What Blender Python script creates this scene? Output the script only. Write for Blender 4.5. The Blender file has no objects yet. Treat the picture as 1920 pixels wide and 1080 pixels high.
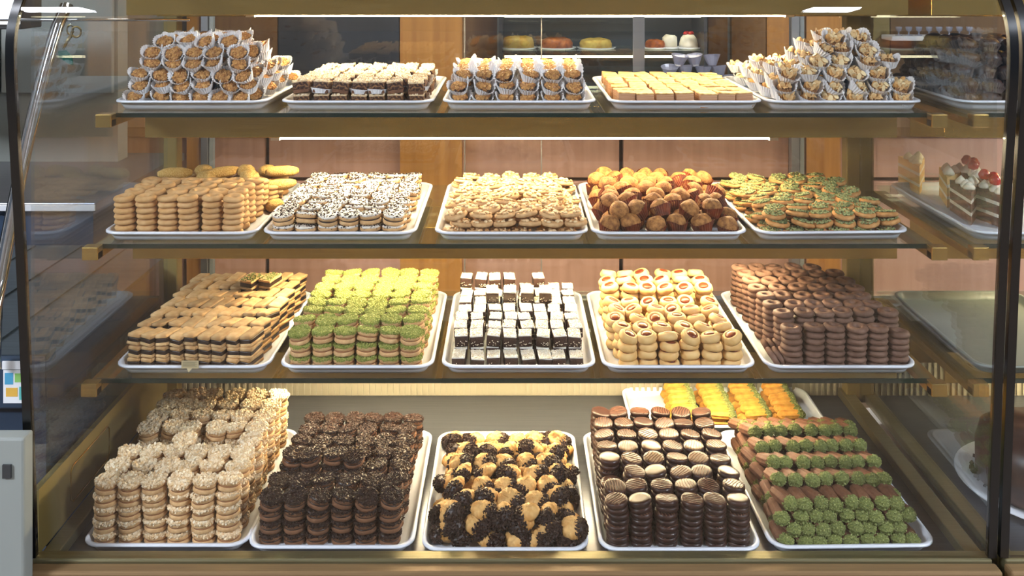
import bpy, math, random
from mathutils import Vector, Matrix, noise
from mathutils.bvhtree import BVHTree

S = bpy.context.scene
C = S.collection
R = random.Random(7)
PI = math.pi

# ------------------------------------------------------------------ camera, world, big lights, exposure
FPX = 1655.0                      # focal length in pixels of the 1920 wide frame
EYE = 1.5
cam_d = bpy.data.cameras.new('camera')
cam = bpy.data.objects.new('camera', cam_d)
C.objects.link(cam)
cam_d.sensor_width = 36.0
cam_d.lens = FPX / 1920.0 * 36.0
cam_d.shift_y = -600.0 / 1920.0   # level camera with a lens shift, so the posts stay upright
cam_d.clip_start = 0.05
cam.location = (0, 0, EYE)
cam.rotation_euler = (PI / 2, 0, 0)
S.camera = cam

w = bpy.data.worlds.new('room_light')
S.world = w
w.use_nodes = True
w.node_tree.nodes['Background'].inputs[0].default_value = (0.72, 0.83, 1.0, 1)
w.node_tree.nodes['Background'].inputs[1].default_value = 0.16

TUBE_E = 125.0                      # strength of the fluorescent tubes in the case
TUBE_C = (1.0, 0.83, 0.52)
S.view_settings.view_transform = 'Standard'
S.view_settings.look = 'None'
S.view_settings.gamma = 1.0
S.view_settings.exposure = 0.12
S.view_settings.use_curve_mapping = False
S.cycles.max_bounces = 10
S.cycles.transparent_max_bounces = 24
S.cycles.caustics_reflective = False
S.cycles.caustics_refractive = False
S.cycles.sample_clamp_indirect = 4.0
S.cycles.use_denoising = True


# ------------------------------------------------------------------ small helpers
def X(px, Y): return (px - 960.0) * Y / FPX
def Z(py, Y): return EYE - (py + 60.0) * Y / FPX

def lin(h):
    h = h.lstrip('#')
    c = [int(h[i:i + 2], 16) / 255 for i in (0, 2, 4)]
    return tuple((x / 12.92 if x <= .04045 else ((x + .055) / 1.055) ** 2.4) for x in c) + (1.0,)


MATS = {}
def mat(name, col, c2=None, rough=.6, spec=.3, scale=180, var=.12, bump=0, bscale=400, metal=0, island=False,
        sss=0, coat=0, trans=0, stretch=None, lo=.35, hi=.65):
    m = bpy.data.materials.new(name)
    m.use_nodes = True
    nt = m.node_tree
    b = nt.nodes['Principled BSDF']
    N = nt.nodes.new
    L = nt.links.new
    tc = N('ShaderNodeTexCoord')
    src = tc.outputs['Object']
    if stretch:
        mp = N('ShaderNodeMapping'); mp.inputs['Scale'].default_value = stretch
        L(src, mp.inputs[0]); src = mp.outputs[0]
    if c2:
        mx = N('ShaderNodeMix'); mx.data_type = 'RGBA'
        mx.inputs[6].default_value = lin(col); mx.inputs[7].default_value = lin(c2)
        if island:
            g = N('ShaderNodeNewGeometry'); L(g.outputs['Random Per Island'], mx.inputs[0])
        else:
            n = N('ShaderNodeTexNoise'); n.inputs['Scale'].default_value = scale; n.inputs['Detail'].default_value = 4
            r = N('ShaderNodeMapRange'); r.inputs[1].default_value = lo; r.inputs[2].default_value = hi
            L(src, n.inputs['Vector']); L(n.outputs['Fac'], r.inputs[0]); L(r.outputs[0], mx.inputs[0])
        out = mx.outputs[2]
    else:
        rgb = N('ShaderNodeRGB'); rgb.outputs[0].default_value = lin(col); out = rgb.outputs[0]
    if var:
        oi = N('ShaderNodeObjectInfo'); r = N('ShaderNodeMapRange')
        r.inputs[3].default_value = 1 - var; r.inputs[4].default_value = 1 + var
        hs = N('ShaderNodeHueSaturation')
        L(oi.outputs['Random'], r.inputs[0]); L(r.outputs[0], hs.inputs['Value']); L(out, hs.inputs['Color'])
        out = hs.outputs[0]
    L(out, b.inputs['Base Color'])
    b.inputs['Roughness'].default_value = rough
    b.inputs['Metallic'].default_value = metal
    b.inputs['Specular IOR Level'].default_value = spec
    b.inputs['Coat Weight'].default_value = coat
    b.inputs['Coat Roughness'].default_value = .15
    if sss:
        b.inputs['Subsurface Weight'].default_value = sss
        b.inputs['Subsurface Scale'].default_value = .004
    if bump:
        n = N('ShaderNodeTexNoise'); n.inputs['Scale'].default_value = bscale; n.inputs['Detail'].default_value = 3
        bp = N('ShaderNodeBump'); bp.inputs['Strength'].default_value = bump; bp.inputs['Distance'].default_value = .002
        L(src, n.inputs['Vector']); L(n.outputs['Fac'], bp.inputs['Height']); L(bp.outputs[0], b.inputs['Normal'])
    MATS[name] = m
    return m


def glass(name, tint=(1, 1, 1), rough=0.0, gain=1.0):
    """thin pane: what is not reflected passes straight through"""
    m = bpy.data.materials.new(name); m.use_nodes = True
    nt = m.node_tree; nt.nodes.clear()
    N, L = nt.nodes.new, nt.links.new
    o = N('ShaderNodeOutputMaterial'); mx = N('ShaderNodeMixShader'); t = N('ShaderNodeBsdfTransparent'); g = N('ShaderNodeBsdfGlossy')
    lw = N('ShaderNodeLayerWeight'); f = N('ShaderNodeMath'); p = N('ShaderNodeMath'); a = N('ShaderNodeMath')
    t.inputs[0].default_value = (*tint, 1); g.inputs['Roughness'].default_value = rough
    g.inputs['Color'].default_value = (1, 1, 1, 1)
    # Schlick: r = .04 + .96 (1-cos)^5 ; facing output with blend .5 is 1-cos
    lw.inputs['Blend'].default_value = .5
    p.operation = 'POWER'; p.inputs[1].default_value = 5; L(lw.outputs['Facing'], p.inputs[0])
    f.operation = 'MULTIPLY_ADD'; f.inputs[1].default_value = .96 * gain; f.inputs[2].default_value = .04 * gain
    L(p.outputs[0], f.inputs[0])
    a.operation = 'MINIMUM'; a.inputs[1].default_value = 1; L(f.outputs[0], a.inputs[0])
    L(a.outputs[0], mx.inputs[0]); L(t.outputs[0], mx.inputs[1]); L(g.outputs[0], mx.inputs[2]); L(mx.outputs[0], o.inputs[0])
    MATS[name] = m
    return m


def emit(name, col, e):
    m = bpy.data.materials.new(name); m.use_nodes = True
    nt = m.node_tree; nt.nodes.clear()
    o = nt.nodes.new('ShaderNodeOutputMaterial'); n = nt.nodes.new('ShaderNodeEmission')
    n.inputs[0].default_value = (*col, 1); n.inputs[1].default_value = e
    nt.links.new(n.outputs[0], o.inputs[0])
    return m


class G:
    """collects geometry; build() makes ONE mesh of it"""
    def __init__(s): s.v = []; s.f = []; s.m = []; s.flat = []
    def add(s, v, f, m=0):
        k = len(s.v); s.v += [tuple(p) for p in v]; s.f += [tuple(i + k for i in q) for q in f]; s.m += [m] * len(f)
        return s
    def lathe(s, prof, n=24, m=0, at=(0, 0, 0), fn=None, ex=1, ey=1, mtx=None):
        """profile of (r, z) from bottom axis to top axis; r == 0 makes a pole"""
        v, rings = [], []
        for r, z in prof:
            if r <= 1e-7:
                rings.append([len(v)]); v.append(Vector((0, 0, z)))
            else:
                rings.append(list(range(len(v), len(v) + n)))
                for k in range(n):
                    a = 2 * PI * k / n
                    v.append(Vector((r * math.cos(a) * ex, r * math.sin(a) * ey, z)))
        f = []
        for a, b in zip(rings, rings[1:]):
            for k in range(n):
                k2 = (k + 1) % n
                if len(a) == 1 and len(b) == 1: continue
                if len(a) == 1: f.append((a[0], b[k2], b[k]))
                elif len(b) == 1: f.append((a[k], a[k2], b[0]))
                else: f.append((a[k], a[k2], b[k2], b[k]))
        if fn: v = [fn(p) for p in v]
        if mtx: v = [mtx @ p for p in v]
        return s.add([p + Vector(at) for p in v], f, m)
    def torus(s, R0, r, n=28, k=10, m=0, zs=1, fn=None, at=(0, 0, 0)):
        v, f = [], []
        for i in range(n):
            a = 2 * PI * i / n
            for j in range(k):
                b = 2 * PI * j / k
                q = R0 + r * math.cos(b)
                v.append(Vector((q * math.cos(a), q * math.sin(a), r * zs * math.sin(b))))
        for i in range(n):
            for j in range(k):
                i2, j2 = (i + 1) % n, (j + 1) % k
                f.append((i * k + j, i2 * k + j, i2 * k + j2, i * k + j2))
        if fn: v = [fn(p) for p in v]
        return s.add([p + Vector(at) for p in v], f, m)
    def box(s, lo, hi, m=0):
        x0, y0, z0 = lo; x1, y1, z1 = hi
        v = [(x0, y0, z0), (x1, y0, z0), (x1, y1, z0), (x0, y1, z0), (x0, y0, z1), (x1, y0, z1), (x1, y1, z1), (x0, y1, z1)]
        f = [(3, 2, 1, 0), (4, 5, 6, 7), (0, 1, 5, 4), (1, 2, 6, 5), (2, 3, 7, 6), (3, 0, 4, 7)]
        return s.add(v, f, m)
    def rbox(s, lo, hi, b=.002, m=0, cut=3, fn=None, seg=1):
        """box with rounded edges, faces subdivided so fn can roughen them"""
        lo, hi = Vector(lo), Vector(hi)
        c, h = (lo + hi) / 2, (hi - lo) / 2
        n = cut + 2
        def ts(hh):
            inner = max(hh - b, 0)
            return [-hh] + [-inner + 2 * inner * i / (n - 1) for i in range(n)] + [hh]
        idx, v, f = {}, [], []
        def pt(p):
            q = Vector([max(-(h[i] - b), min(h[i] - b, p[i])) for i in range(3)])
            d = Vector(p) - q
            if d.length > 1e-9: q = q + d.normalized() * b
            key = tuple(round(x * 1e6) for x in p)
            if key not in idx: idx[key] = len(v); v.append(q)
            return idx[key]
        for ax in range(3):
            u, w_ = (ax + 1) % 3, (ax + 2) % 3
            U, W = ts(h[u]), ts(h[w_])
            for sg in (-1, 1):
                for i in range(len(U) - 1):
                    for j in range(len(W) - 1):
                        q = []
                        for a, bb in ((i, j), (i + 1, j), (i + 1, j + 1), (i, j + 1)):
                            p = [0, 0, 0]; p[ax] = sg * h[ax]; p[u] = U[a]; p[w_] = W[bb]; q.append(pt(p))
                        f.append(tuple(q if sg > 0 else q[::-1]))
        if fn: v = [fn(p) for p in v]
        return s.add([p + c for p in v], f, m)
    def tube(s, pts, r, n=8, m=0, cap=True):
        pts = [Vector(p) for p in pts]; v, f = [], []
        up = Vector((0, 0, 1))
        for i, p in enumerate(pts):
            d = (pts[min(i + 1, len(pts) - 1)] - pts[max(i - 1, 0)]).normalized()
            a = d.cross(up)
            if a.length < .05: a = d.cross(Vector((1, 0, 0)))
            a.normalize(); b = d.cross(a).normalized()
            rr = r[i] if isinstance(r, (list, tuple)) else r
            for k in range(n):
                t = 2 * PI * k / n
                v.append(p + a * math.cos(t) * rr + b * math.sin(t) * rr)
        for i in range(len(pts) - 1):
            for k in range(n):
                k2 = (k + 1) % n
                f.append((i * n + k, i * n + k2, (i + 1) * n + k2, (i + 1) * n + k))
        if cap: f += [tuple(range(n))[::-1], tuple((len(pts) - 1) * n + k for k in range(n))]
        return s.add(v, f, m)
    def chip(s, c, size, rn, m=0, flat=1.0, long=1.0):
        q = Matrix.Rotation(rn.uniform(0, 6.28), 3, 'Z') @ Matrix.Rotation(rn.uniform(-.9, .9), 3, 'X') @ Matrix.Rotation(rn.uniform(-.6, .6), 3, 'Y')
        v = []
        for a in (-1, 1):
            for b in (-1, 1):
                for d in (-1, 1):
                    p = Vector((a * long * rn.uniform(.6, 1), b * rn.uniform(.6, 1), d * flat * rn.uniform(.6, 1))) * size * .5
                    v.append(q @ p + Vector(c))
        return s.add(v, [(0, 1, 3, 2), (4, 6, 7, 5), (0, 4, 5, 1), (2, 3, 7, 6), (0, 2, 6, 4), (1, 5, 7, 3)], m)
    def sheet(s, pts2, x0, x1, t, m=0):
        """profile [(y, z)] swept along x, with thickness t"""
        n = len(pts2); out = []
        for i, (y, z) in enumerate(pts2):
            a, b = pts2[max(i - 1, 0)], pts2[min(i + 1, n - 1)]
            d = Vector((b[0] - a[0], b[1] - a[1])); d.normalize()
            out.append((y - d[1] * t, z + d[0] * t))
        v, f = [], []
        for x in (x0, x1):
            v += [(x, y, z) for y, z in pts2] + [(x, y, z) for y, z in out]
        k = 2 * n; c = 2 * k
        v += v[:]                                   # own vertices for the narrow sides, so the broad faces shade evenly
        for i in range(n - 1):
            f.append((i, k + i, k + i + 1, i + 1)); f.append((n + i, n + i + 1, k + n + i + 1, k + n + i))
        for i in range(n - 1):
            f.append((c + i, c + i + 1, c + n + i + 1, c + n + i)); f.append((c + k + i, c + k + n + i, c + k + n + i + 1, c + k + i + 1))
        f.append((c, c + n, c + k + n, c + k)); f.append((c + n - 1, c + k + n - 1, c + k + 2 * n - 1, c + 2 * n - 1))
        return s.add(v, f, m)
    def mesh(s, name, mats, smooth=True):
        me = bpy.data.meshes.new(name)
        me.from_pydata(s.v, [], s.f)
        for q in (mats if isinstance(mats, (list, tuple)) else [mats]): me.materials.append(q)
        me.polygons.foreach_set('material_index', s.m)
        sm = [smooth] * len(s.f)
        for i in s.flat: sm[i] = False
        me.polygons.foreach_set('use_smooth', sm)
        me.update()
        return me


def link(name, me, parent=None, label=None, kind=None, cat=None, group=None, loc=None):
    o = bpy.data.objects.new(name, me)
    C.objects.link(o)
    if parent: o.parent = parent
    if loc: o.location = loc
    for k, val in (('label', label), ('kind', kind), ('category', cat), ('group', group)):
        if val: o[k] = val
    return o

def part(name, g, mats, parent, label=None, smooth=False, kind=None):
    return link(name, g.mesh(name, mats, smooth), parent, label, kind)

def thing(name, label, cat, loc=(0, 0, 0), group=None, rz=0):
    o = bpy.data.objects.new(name, None); C.objects.link(o)
    o.empty_display_size = .02
    o.location = loc; o.rotation_euler = (0, 0, rz)
    o['label'] = label; o['category'] = cat
    if group: o['group'] = group
    return o

def bev(o, wd=.002, seg=2):
    m = o.modifiers.new('edge', 'BEVEL'); m.width = wd; m.segments = seg; m.limit_method = 'ANGLE'
    return o

def rough(amp, fr, seed=0, zk=1.0):
    def fn(p):
        q = Vector((p.x * fr + seed * 3.1, p.y * fr + seed * 7.7, p.z * fr + seed * 1.3))
        n = noise.noise_vector(q)
        return p + Vector((n.x * amp, n.y * amp, n.z * amp * zk))
    return fn


# ------------------------------------------------------------------ materials
M_tray = mat('white_melamine', '#e9ebf2', rough=.28, spec=.5, var=0, coat=.3)
M_gold = mat('champagne_gold_aluminium', '#c6a562', '#b89550', rough=.26, metal=.85, scale=8, var=0, stretch=(1, 40, 40))
M_golddull = mat('painted_gold_panel', '#94814f', '#8a7748', rough=.45, metal=.4, scale=6, var=0)
M_sill = mat('brushed_bronze_sill', '#a39a78', '#958b68', rough=.35, metal=.8, scale=10, var=0, stretch=(1, 60, 60))
M_sillb = mat('brown_sill_front', '#8d7350', '#84694a', rough=.5, metal=.35, scale=10, var=0, stretch=(1, 60, 60))
M_steel = mat('satin_steel', '#65686f', '#5e6168', rough=.3, metal=.65, scale=6, var=0, stretch=(1, 40, 1))
M_chrome = mat('chrome', '#d5d9dd', rough=.08, metal=1, var=0)
M_alu = mat('grey_aluminium', '#a3a3a3', rough=.35, metal=.8, var=0)
M_black = mat('black_seal', '#08090b', rough=.25, spec=.6, var=0)
M_edge = mat('green_glass_edge', '#03261c', '#021a14', rough=.08, spec=.8, scale=3, var=0)
M_pane = glass('shelf_glass', (.90, .95, .92))
M_front = glass('front_glass', (.985, .99, .99), gain=1.0)
M_side = glass('side_glass', (.93, .95, .95), gain=1.3)
M_tube = emit('lit_tube', TUBE_C, TUBE_E)
M_pink = mat('pale_pink_wood_laminate', '#c49a86', '#b88d79', rough=.5, scale=3, var=0, stretch=(14, 14, .6))
M_seam = mat('dark_joint', '#3a2a24', rough=.8, var=0)
M_orange = mat('honey_wood_veneer', '#b5803f', '#a06d34', rough=.45, scale=3, var=0, stretch=(16, 16, .5))
M_brown = mat('brown_wood_veneer', '#7a5a33', '#6b4c2a', rough=.45, scale=3, var=0, stretch=(16, 16, .5))
M_dark = mat('dark_grey_panel', '#3a3a3a', rough=.5, var=0)
M_grey = mat('grey_painted_panel', '#8f938e', '#878b87', rough=.5, scale=2, var=0)
M_white = mat('white_enamel', '#e6e6e8', rough=.35, var=0)
M_floor = mat('brown_floor_tile', '#7c6a58', '#6f5e4e', rough=.4, scale=4, var=0)
M_navy = mat('dark_blue_grey_panel', '#34445a', '#2a3748', rough=.35, scale=4, var=0)
M_paper = mat('white_pleated_paper', '#f7f5f4', rough=.8, var=.02)
M_bpaper = mat('brown_pleated_paper', '#7a3418', '#4f2210', rough=.6, var=.15, scale=60)

M_tan = mat('tan_biscuit', '#ddb581', '#c99c68', rough=.7, scale=90, var=.10, bump=.35, bscale=700)
M_tanb = mat('browned_biscuit', '#7d5539', '#68452e', rough=.7, scale=70, var=.12, bump=.35, bscale=600)
M_ring = mat('pale_ring_biscuit', '#d9ae78', '#c9995f', rough=.7, scale=60, var=.08, bump=.3, bscale=700)
M_sesame = mat('sesame_crust', '#e3bd75', '#c99a4c', rough=.7, scale=380, var=.06, bump=1.0, bscale=500)
M_short = mat('shortbread', '#e0bb86', '#c4955e', rough=.7, scale=50, var=.22, bump=.35, bscale=700)
M_choc = mat('chocolate_filling', '#1c0f0a', '#2a1710', rough=.3, spec=.5, scale=80, var=.1)
M_cream = mat('caramel_cream', '#8a5a38', '#9c6a44', rough=.45, scale=80, var=.1)
M_chocring = mat('chocolate_biscuit', '#80604f', '#6b4c3c', rough=.55, scale=70, var=.10, bump=.4, bscale=600)
M_glaze = mat('chocolate_glaze', '#3c2119', '#2b1611', rough=.40, spec=.34, scale=40, var=.18, coat=.12)
M_sprk = mat('dark_chocolate_sprinkle', '#1c100c', '#38221a', island=True, rough=.5, spec=.25, var=.1)
M_sprkb = mat('dark_chocolate_coat', '#26150f', rough=.4, var=.1)
M_nut = mat('chopped_nut', '#fff0d2', '#e2bd88', island=True, rough=.6, var=.06)
M_nutb = mat('nut_crust', '#f3dcb4', '#d9b487', rough=.7, scale=260, var=.08, bump=.8, bscale=700)
M_roast = mat('roasted_nut', '#9c6636', '#d9a865', island=True, rough=.5, var=.10)
M_roastb = mat('praline', '#8a5a34', '#b0804c', rough=.45, scale=260, var=.1, bump=.8, bscale=600)
M_pist = mat('ground_pistachio', '#b5b364', '#7c8a38', island=True, rough=.7, var=.06)
M_pistb = mat('pistachio_coat', '#a5a552', '#84903f', rough=.8, scale=420, var=.06, bump=.8, bscale=900)
M_pistd = mat('pistachio_chip', '#a3a765', '#5f6d36', island=True, rough=.7, var=.08)
M_tan2 = mat('golden_biscuit', '#d7a062', '#bd8347', rough=.7, scale=90, var=.10, bump=.35, bscale=700)
M_pistc = mat('mixed_pistachio_chip', '#b0b277', '#40522a', island=True, rough=.7, var=.08)
M_pistdb = mat('pistachio_crumb_coat', '#8a8f4c', '#66703a', rough=.8, scale=420, var=.1, bump=.8, bscale=900)
M_wice = mat('white_chocolate', '#f3ecdf', '#e6dccb', rough=.45, scale=90, var=.03)
M_brownie = mat('dark_brownie', '#2a1711', '#3a2219', rough=.35, spec=.5, scale=160, var=.15, bump=.4, bscale=500)
M_brownieb = mat('brownie_crumb', '#6b4a35', '#4a2f22', rough=.7, scale=200, var=.12, bump=.5)
M_seed = mat('white_seed', '#f4ead6', '#dcc9a2', island=True, rough=.6, var=0)
M_thumb = mat('butter_biscuit', '#e8c182', '#dcae69', rough=.6, scale=50, var=.06, bump=.15, bscale=400, sss=.05)
M_jam = mat('apricot_jam', '#8c3f1e', '#5f220f', rough=.3, spec=.35, scale=120, var=.15, coat=.1)
M_muff = mat('cake_crumb', '#b07a42', '#744823', rough=.7, scale=130, var=.18, bump=.8, bscale=500)
M_peanut = mat('peanut', '#f0d4a4', '#c08a50', island=True, rough=.5, var=.05)
M_mad = mat('shell_cake', '#dcae6c', '#c8904a', rough=.6, scale=60, var=.10, bump=.25, bscale=500)
M_cfing = mat('cocoa_shell_finger', '#80563e', '#68432e', rough=.6, scale=80, var=.12, bump=.4, bscale=500)
M_yfing = mat('golden_shell_finger', '#d39a40', '#b87a2a', rough=.6, scale=70, var=.08, bump=.3, bscale=500)
M_flake = mat('almond_flake', '#f5dfae', '#d9a25c', island=True, rough=.45, var=.06)
M_wafer = mat('layered_wafer', '#cfa27c', '#a9774f', rough=.6, scale=30, var=.10, stretch=(.3, .3, 18))
M_gtop = mat('golden_glazed_top', '#efcd8c', '#cf9a50', rough=.4, scale=110, var=.08)
M_nougat = mat('nut_nougat', '#3a2218', '#a2764d', rough=.45, scale=230, var=.1, lo=.45, hi=.72, bump=.4)
M_stripe = mat('milk_chocolate_drizzle', '#7d5540', rough=.35, var=.1)


# ------------------------------------------------------------------ pastry prototypes: KINDS[kind] = (thing name, category, [variant]); variant = [(part, mesh, label)]
KINDS = {}

def disc_prof(r, z0, z1, b):
    return [(0, z0), (r * .55, z0), (r - b, z0), (r - b * .3, z0 + b * .3), (r, z0 + b), (r, z1 - b), (r - b * .3, z1 - b * .3), (r - b, z1), (r * .55, z1), (0, z1)]

def topping(r, z, n, size, rn, long=1, flat=1, ex=1, edge=.0, dome=.0, zj=.0006):
    """bits strewn over a round top, a few hanging on the rim"""
    g = G()
    for i in range(n):
        a = rn.uniform(0, 6.283); q = math.sqrt(rn.random()) * r
        g.chip((q * math.cos(a) * ex, q * math.sin(a), z + dome * (1 - (q / r) ** 2) + rn.uniform(-zj, zj)), size * rn.uniform(.6, 1.2), rn, 0, flat, long)
    for i in range(int(edge)):
        a = rn.uniform(0, 6.283)
        g.chip((r * 1.05 * math.cos(a) * ex, r * 1.05 * math.sin(a), z - rn.uniform(.0005, .006)), size * rn.uniform(.5, 1), rn, 0, flat, long)
    return g

def sandwich(kind, name, r, t, M_b, M_f, M_chip, M_base, n, size, long=1, edge=0, flabel=None, tlabel=None, nv=3, ex=1.0, amp=.0009):
    vs = []
    for k in range(nv):
        rn = random.Random(hash_(kind) + k)
        a, b, c = t * .36, t * .42, t * .80
        fnn = rough(amp, 55, k + 1)
        lo = G().lathe(disc_prof(r, 0, a, .0028), 26, fn=fnn, ex=ex)
        fi = G().lathe(disc_prof(r * .93, a - .0006, b + .0006, .001), 22, fn=rough(.0006, 90, k), ex=ex)
        off = Vector((rn.uniform(-.0008, .0008), rn.uniform(-.0008, .0008), 0))
        up = G().lathe(disc_prof(r * .99, b, c, .0028), 26, fn=rough(amp, 55, k + 5), ex=ex, at=off)
        tp = G().lathe(disc_prof(r * 1.01, c - .0030, c + .0022, .0020), 28, fn=rough(.0016, 130, k + 9, .5), ex=ex)
        ch = topping(r * .97, c + .0024, n, size, rn, long=long, ex=ex, edge=edge)
        tp.add(ch.v, ch.f, 1)
        vs.append([('bottom_biscuit', lo.mesh('biscuit', M_b), None), ('filling', fi.mesh('filling', M_f), flabel),
                   ('top_biscuit', up.mesh('biscuit', M_b), None), ('topping', tp.mesh('topping', [M_base, M_chip], False), tlabel)])
    KINDS[kind] = (name, 'cookie', vs)

def hash_(s): return sum(ord(c) * (i + 3) for i, c in enumerate(s))

sandwich('nutsand', 'nut_sandwich_cookie', .0214, .0232, M_tan, M_cream, M_nut, M_nutb, 105, .0044, edge=60, flabel='brown cream filling', tlabel='pale chopped nuts on icing')
sandwich('sprinksand', 'sprinkle_sandwich_cookie', .0208, .0222, M_tanb, M_choc, M_sprk, M_sprkb, 210, .0021, long=2.4, edge=110, flabel='dark filling', tlabel='dark chocolate sprinkles')
sandwich('pistsand', 'pistachio_sandwich_cookie', .0210, .0246, M_tan, M_cream, M_pist, M_pistb, 230, .0026, edge=110, flabel='brown cream filling', tlabel='ground green pistachio')
sandwich('whitesand', 'white_sprinkle_sandwich_cookie', .0212, .0238, M_tan, M_choc, M_sprk, M_wice, 85, .0017, long=2.3, edge=26, flabel='dark filling', tlabel='white icing with dark sprinkles')

# glazed chocolate sandwich
vs = []
for k in range(4):
    rn = random.Random(50 + k); r = .0212; t = .0205
    lo = G().lathe(disc_prof(r, 0, t * .46, .0034), 28, fn=rough(.0006, 50, k))
    up = G().lathe(disc_prof(r * 1.0, t * .5, t * .97, .0034), 28, fn=rough(.0006, 50, k + 3), at=(rn.uniform(-.0008, .0008), rn.uniform(-.0008, .0008), 0))
    fi = G().lathe(disc_prof(r * .9, t * .42, t * .54, .0006), 22)
    dr = G()
    for i in range(-3, 4):
        y = i * .0052; hw = math.sqrt(max(r * r * .86 - y * y, 1e-6))
        pts = [(-hw + 2 * hw * j / 6, y + .0008 * math.sin(j * 1.3 + i + k), t * .97 + .0001 - (.0006 if j in (0, 6) else 0)) for j in range(7)]
        dr.tube(pts, .0006, 5)
    ps = [('bottom_biscuit', lo.mesh('glazed_biscuit', M_glaze), None), ('filling', fi.mesh('filling', M_choc), None), ('top_biscuit', up.mesh('glazed_biscuit', M_glaze), None)]
    if k != 3: ps.append(('drizzle', dr.mesh('drizzle', M_stripe), 'fine milk chocolate stripes'))
    vs.append(ps)
KINDS['glazed'] = ('glazed_sandwich_cookie', 'cookie', vs)

# rings
def ring_kind(kind, name, R0, r, zs, m):
    vs = []
    for k in range(4):
        h = r * zs
        g = G().torus(R0, r, 26, 9, zs=zs, fn=rough(.0009, 60, k + 2), at=(0, 0, h))
        vs.append([(None, g.mesh(name, m), None)])
    KINDS[kind] = (name, 'cookie', vs)
ring_kind('tanring', 'ring_cookie', .0132, .0074, .78, M_ring)
ring_kind('chocring', 'chocolate_ring_cookie', .0134, .0076, .78, M_chocring)

# sesame dome and sesame log
vs = []
for k in range(3):
    prof = [(0, 0), (.012, 0), (.019, .003), (.0215, .009), (.019, .017), (.012, .0225), (.005, .0245), (0, .025)]
    vs.append([(None, G().lathe(prof, 24, fn=rough(.0018, 70, k)).mesh('sesame_bun', M_sesame), None)])
KINDS['sesame'] = ('sesame_bun', 'bun', vs)
vs = []
for k in range(2):
    pts = [(-.036 + .012 * i, .004 * math.sin(i * .9 + k), .0125) for i in range(7)]
    g = G().tube(pts, [.006, .0105, .0122, .0125, .0122, .0105, .006], 14)
    g.v = [tuple(rough(.001, 80, k)(Vector(p))) for p in g.v]
    vs.append([(None, g.mesh('sesame_stick', M_sesame), None)])
KINDS['sesamelog'] = ('sesame_finger', 'cookie', vs)

# shortbread slices with chocolate filling
vs = []
for k in range(3):
    hx, hy, t = .0126, .0250, .0212
    nz = rough(.0008, 60, k + 1)
    vs.append([('bottom_layer', G().rbox((-hx, -hy, 0), (hx, hy, .0062), .0018, fn=nz).mesh('shortbread', M_short), None),
               ('filling', G().rbox((-hx * .96, -hy * .98, .0060), (hx * .96, hy * .98, .0142), .0015, fn=nz).mesh('filling', M_choc), 'near black chocolate filling'),
               ('top_layer', G().rbox((-hx, -hy, .0140), (hx, hy, t), .0022, fn=nz).mesh('shortbread', M_short), None)])
KINDS['slice'] = ('shortbread_slice', 'cookie', vs)
vs = []
for k in range(2):
    rn = random.Random(90 + k); hx, hy = .018, .026; nz = rough(.0009, 60, k + 1)
    tp = G().rbox((-hx, -hy, .0160), (hx, hy, .0215), .002, fn=nz)
    for i in range(90): tp.chip((rn.uniform(-hx, hx) * .93, rn.uniform(-hy, hy) * .93, .0222), .0032 * rn.uniform(.6, 1.2), rn, 1)
    vs.append([('bottom_layer', G().rbox((-hx, -hy, 0), (hx, hy, .0062), .0018, fn=nz).mesh('shortbread', M_short), None),
               ('filling', G().rbox((-hx * .96, -hy * .98, .0060), (hx * .96, hy * .98, .0162), .0015, fn=nz).mesh('filling', M_choc), 'near black chocolate filling'),
               ('top_layer', tp.mesh('nut_layer', [M_short, M_pistd], False), 'pale layer with chopped nuts')])
KINDS['nutslice'] = ('nut_topped_slice', 'cookie', vs)

# brownies with a pale seed top
vs = []
for k in range(3):
    rn = random.Random(120 + k); hx, hy, t = .0130, .0185, .0232; nz = rough(.0009, 60, k + 4)
    bd = G().rbox((-hx, -hy, 0), (hx, hy, t - .002), .002, fn=nz)
    tp = G().rbox((-hx * .97, -hy * .97, t - .003), (hx * .97, hy * .97, t), .0012, fn=nz)
    for i in range(120): tp.chip((rn.uniform(-hx, hx) * .95, rn.uniform(-hy, hy) * .95, t + .0003), .0021 * rn.uniform(.6, 1.1), rn, 1, .6, 1.4)
    for i in range(9): bd.chip((rn.uniform(-hx, hx) * .9, -hy - .0004, rn.uniform(.003, .012)), .0020, rn, 1, .6, 1.4)
    vs.append([('brownie', bd.mesh('brownie', [M_brownie, M_seed]), None), ('seed_topping', tp.mesh('seed_topping', [M_wice, M_seed], False), 'pale seeded top')])
KINDS['brownie'] = ('brownie_square', 'brownie', vs)

# thumbprint cookies
vs = []
for k in range(4):
    r = .0202
    prof = [(0, 0), (r * .6, 0), (r * .88, .0015), (r, .0065), (r * .93, .0125), (r * .76, .0165), (r * .58, .0165), (r * .46, .0138), (r * .30, .0125), (0, .0122)]
    b = G().lathe(prof, 26, fn=rough(.0011, 45, k + 2))
    j = G().lathe([(0, .0115), (r * .50, .0130), (r * .53, .0162), (r * .30, .0180), (0, .0184)], 16, fn=rough(.0005, 200, k))
    vs.append([('biscuit', b.mesh('thumbprint_biscuit', M_thumb), None), ('jam', j.mesh('jam', M_jam), 'amber jam centre')])
KINDS['thumb'] = ('thumbprint_cookie', 'cookie', vs)

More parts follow.
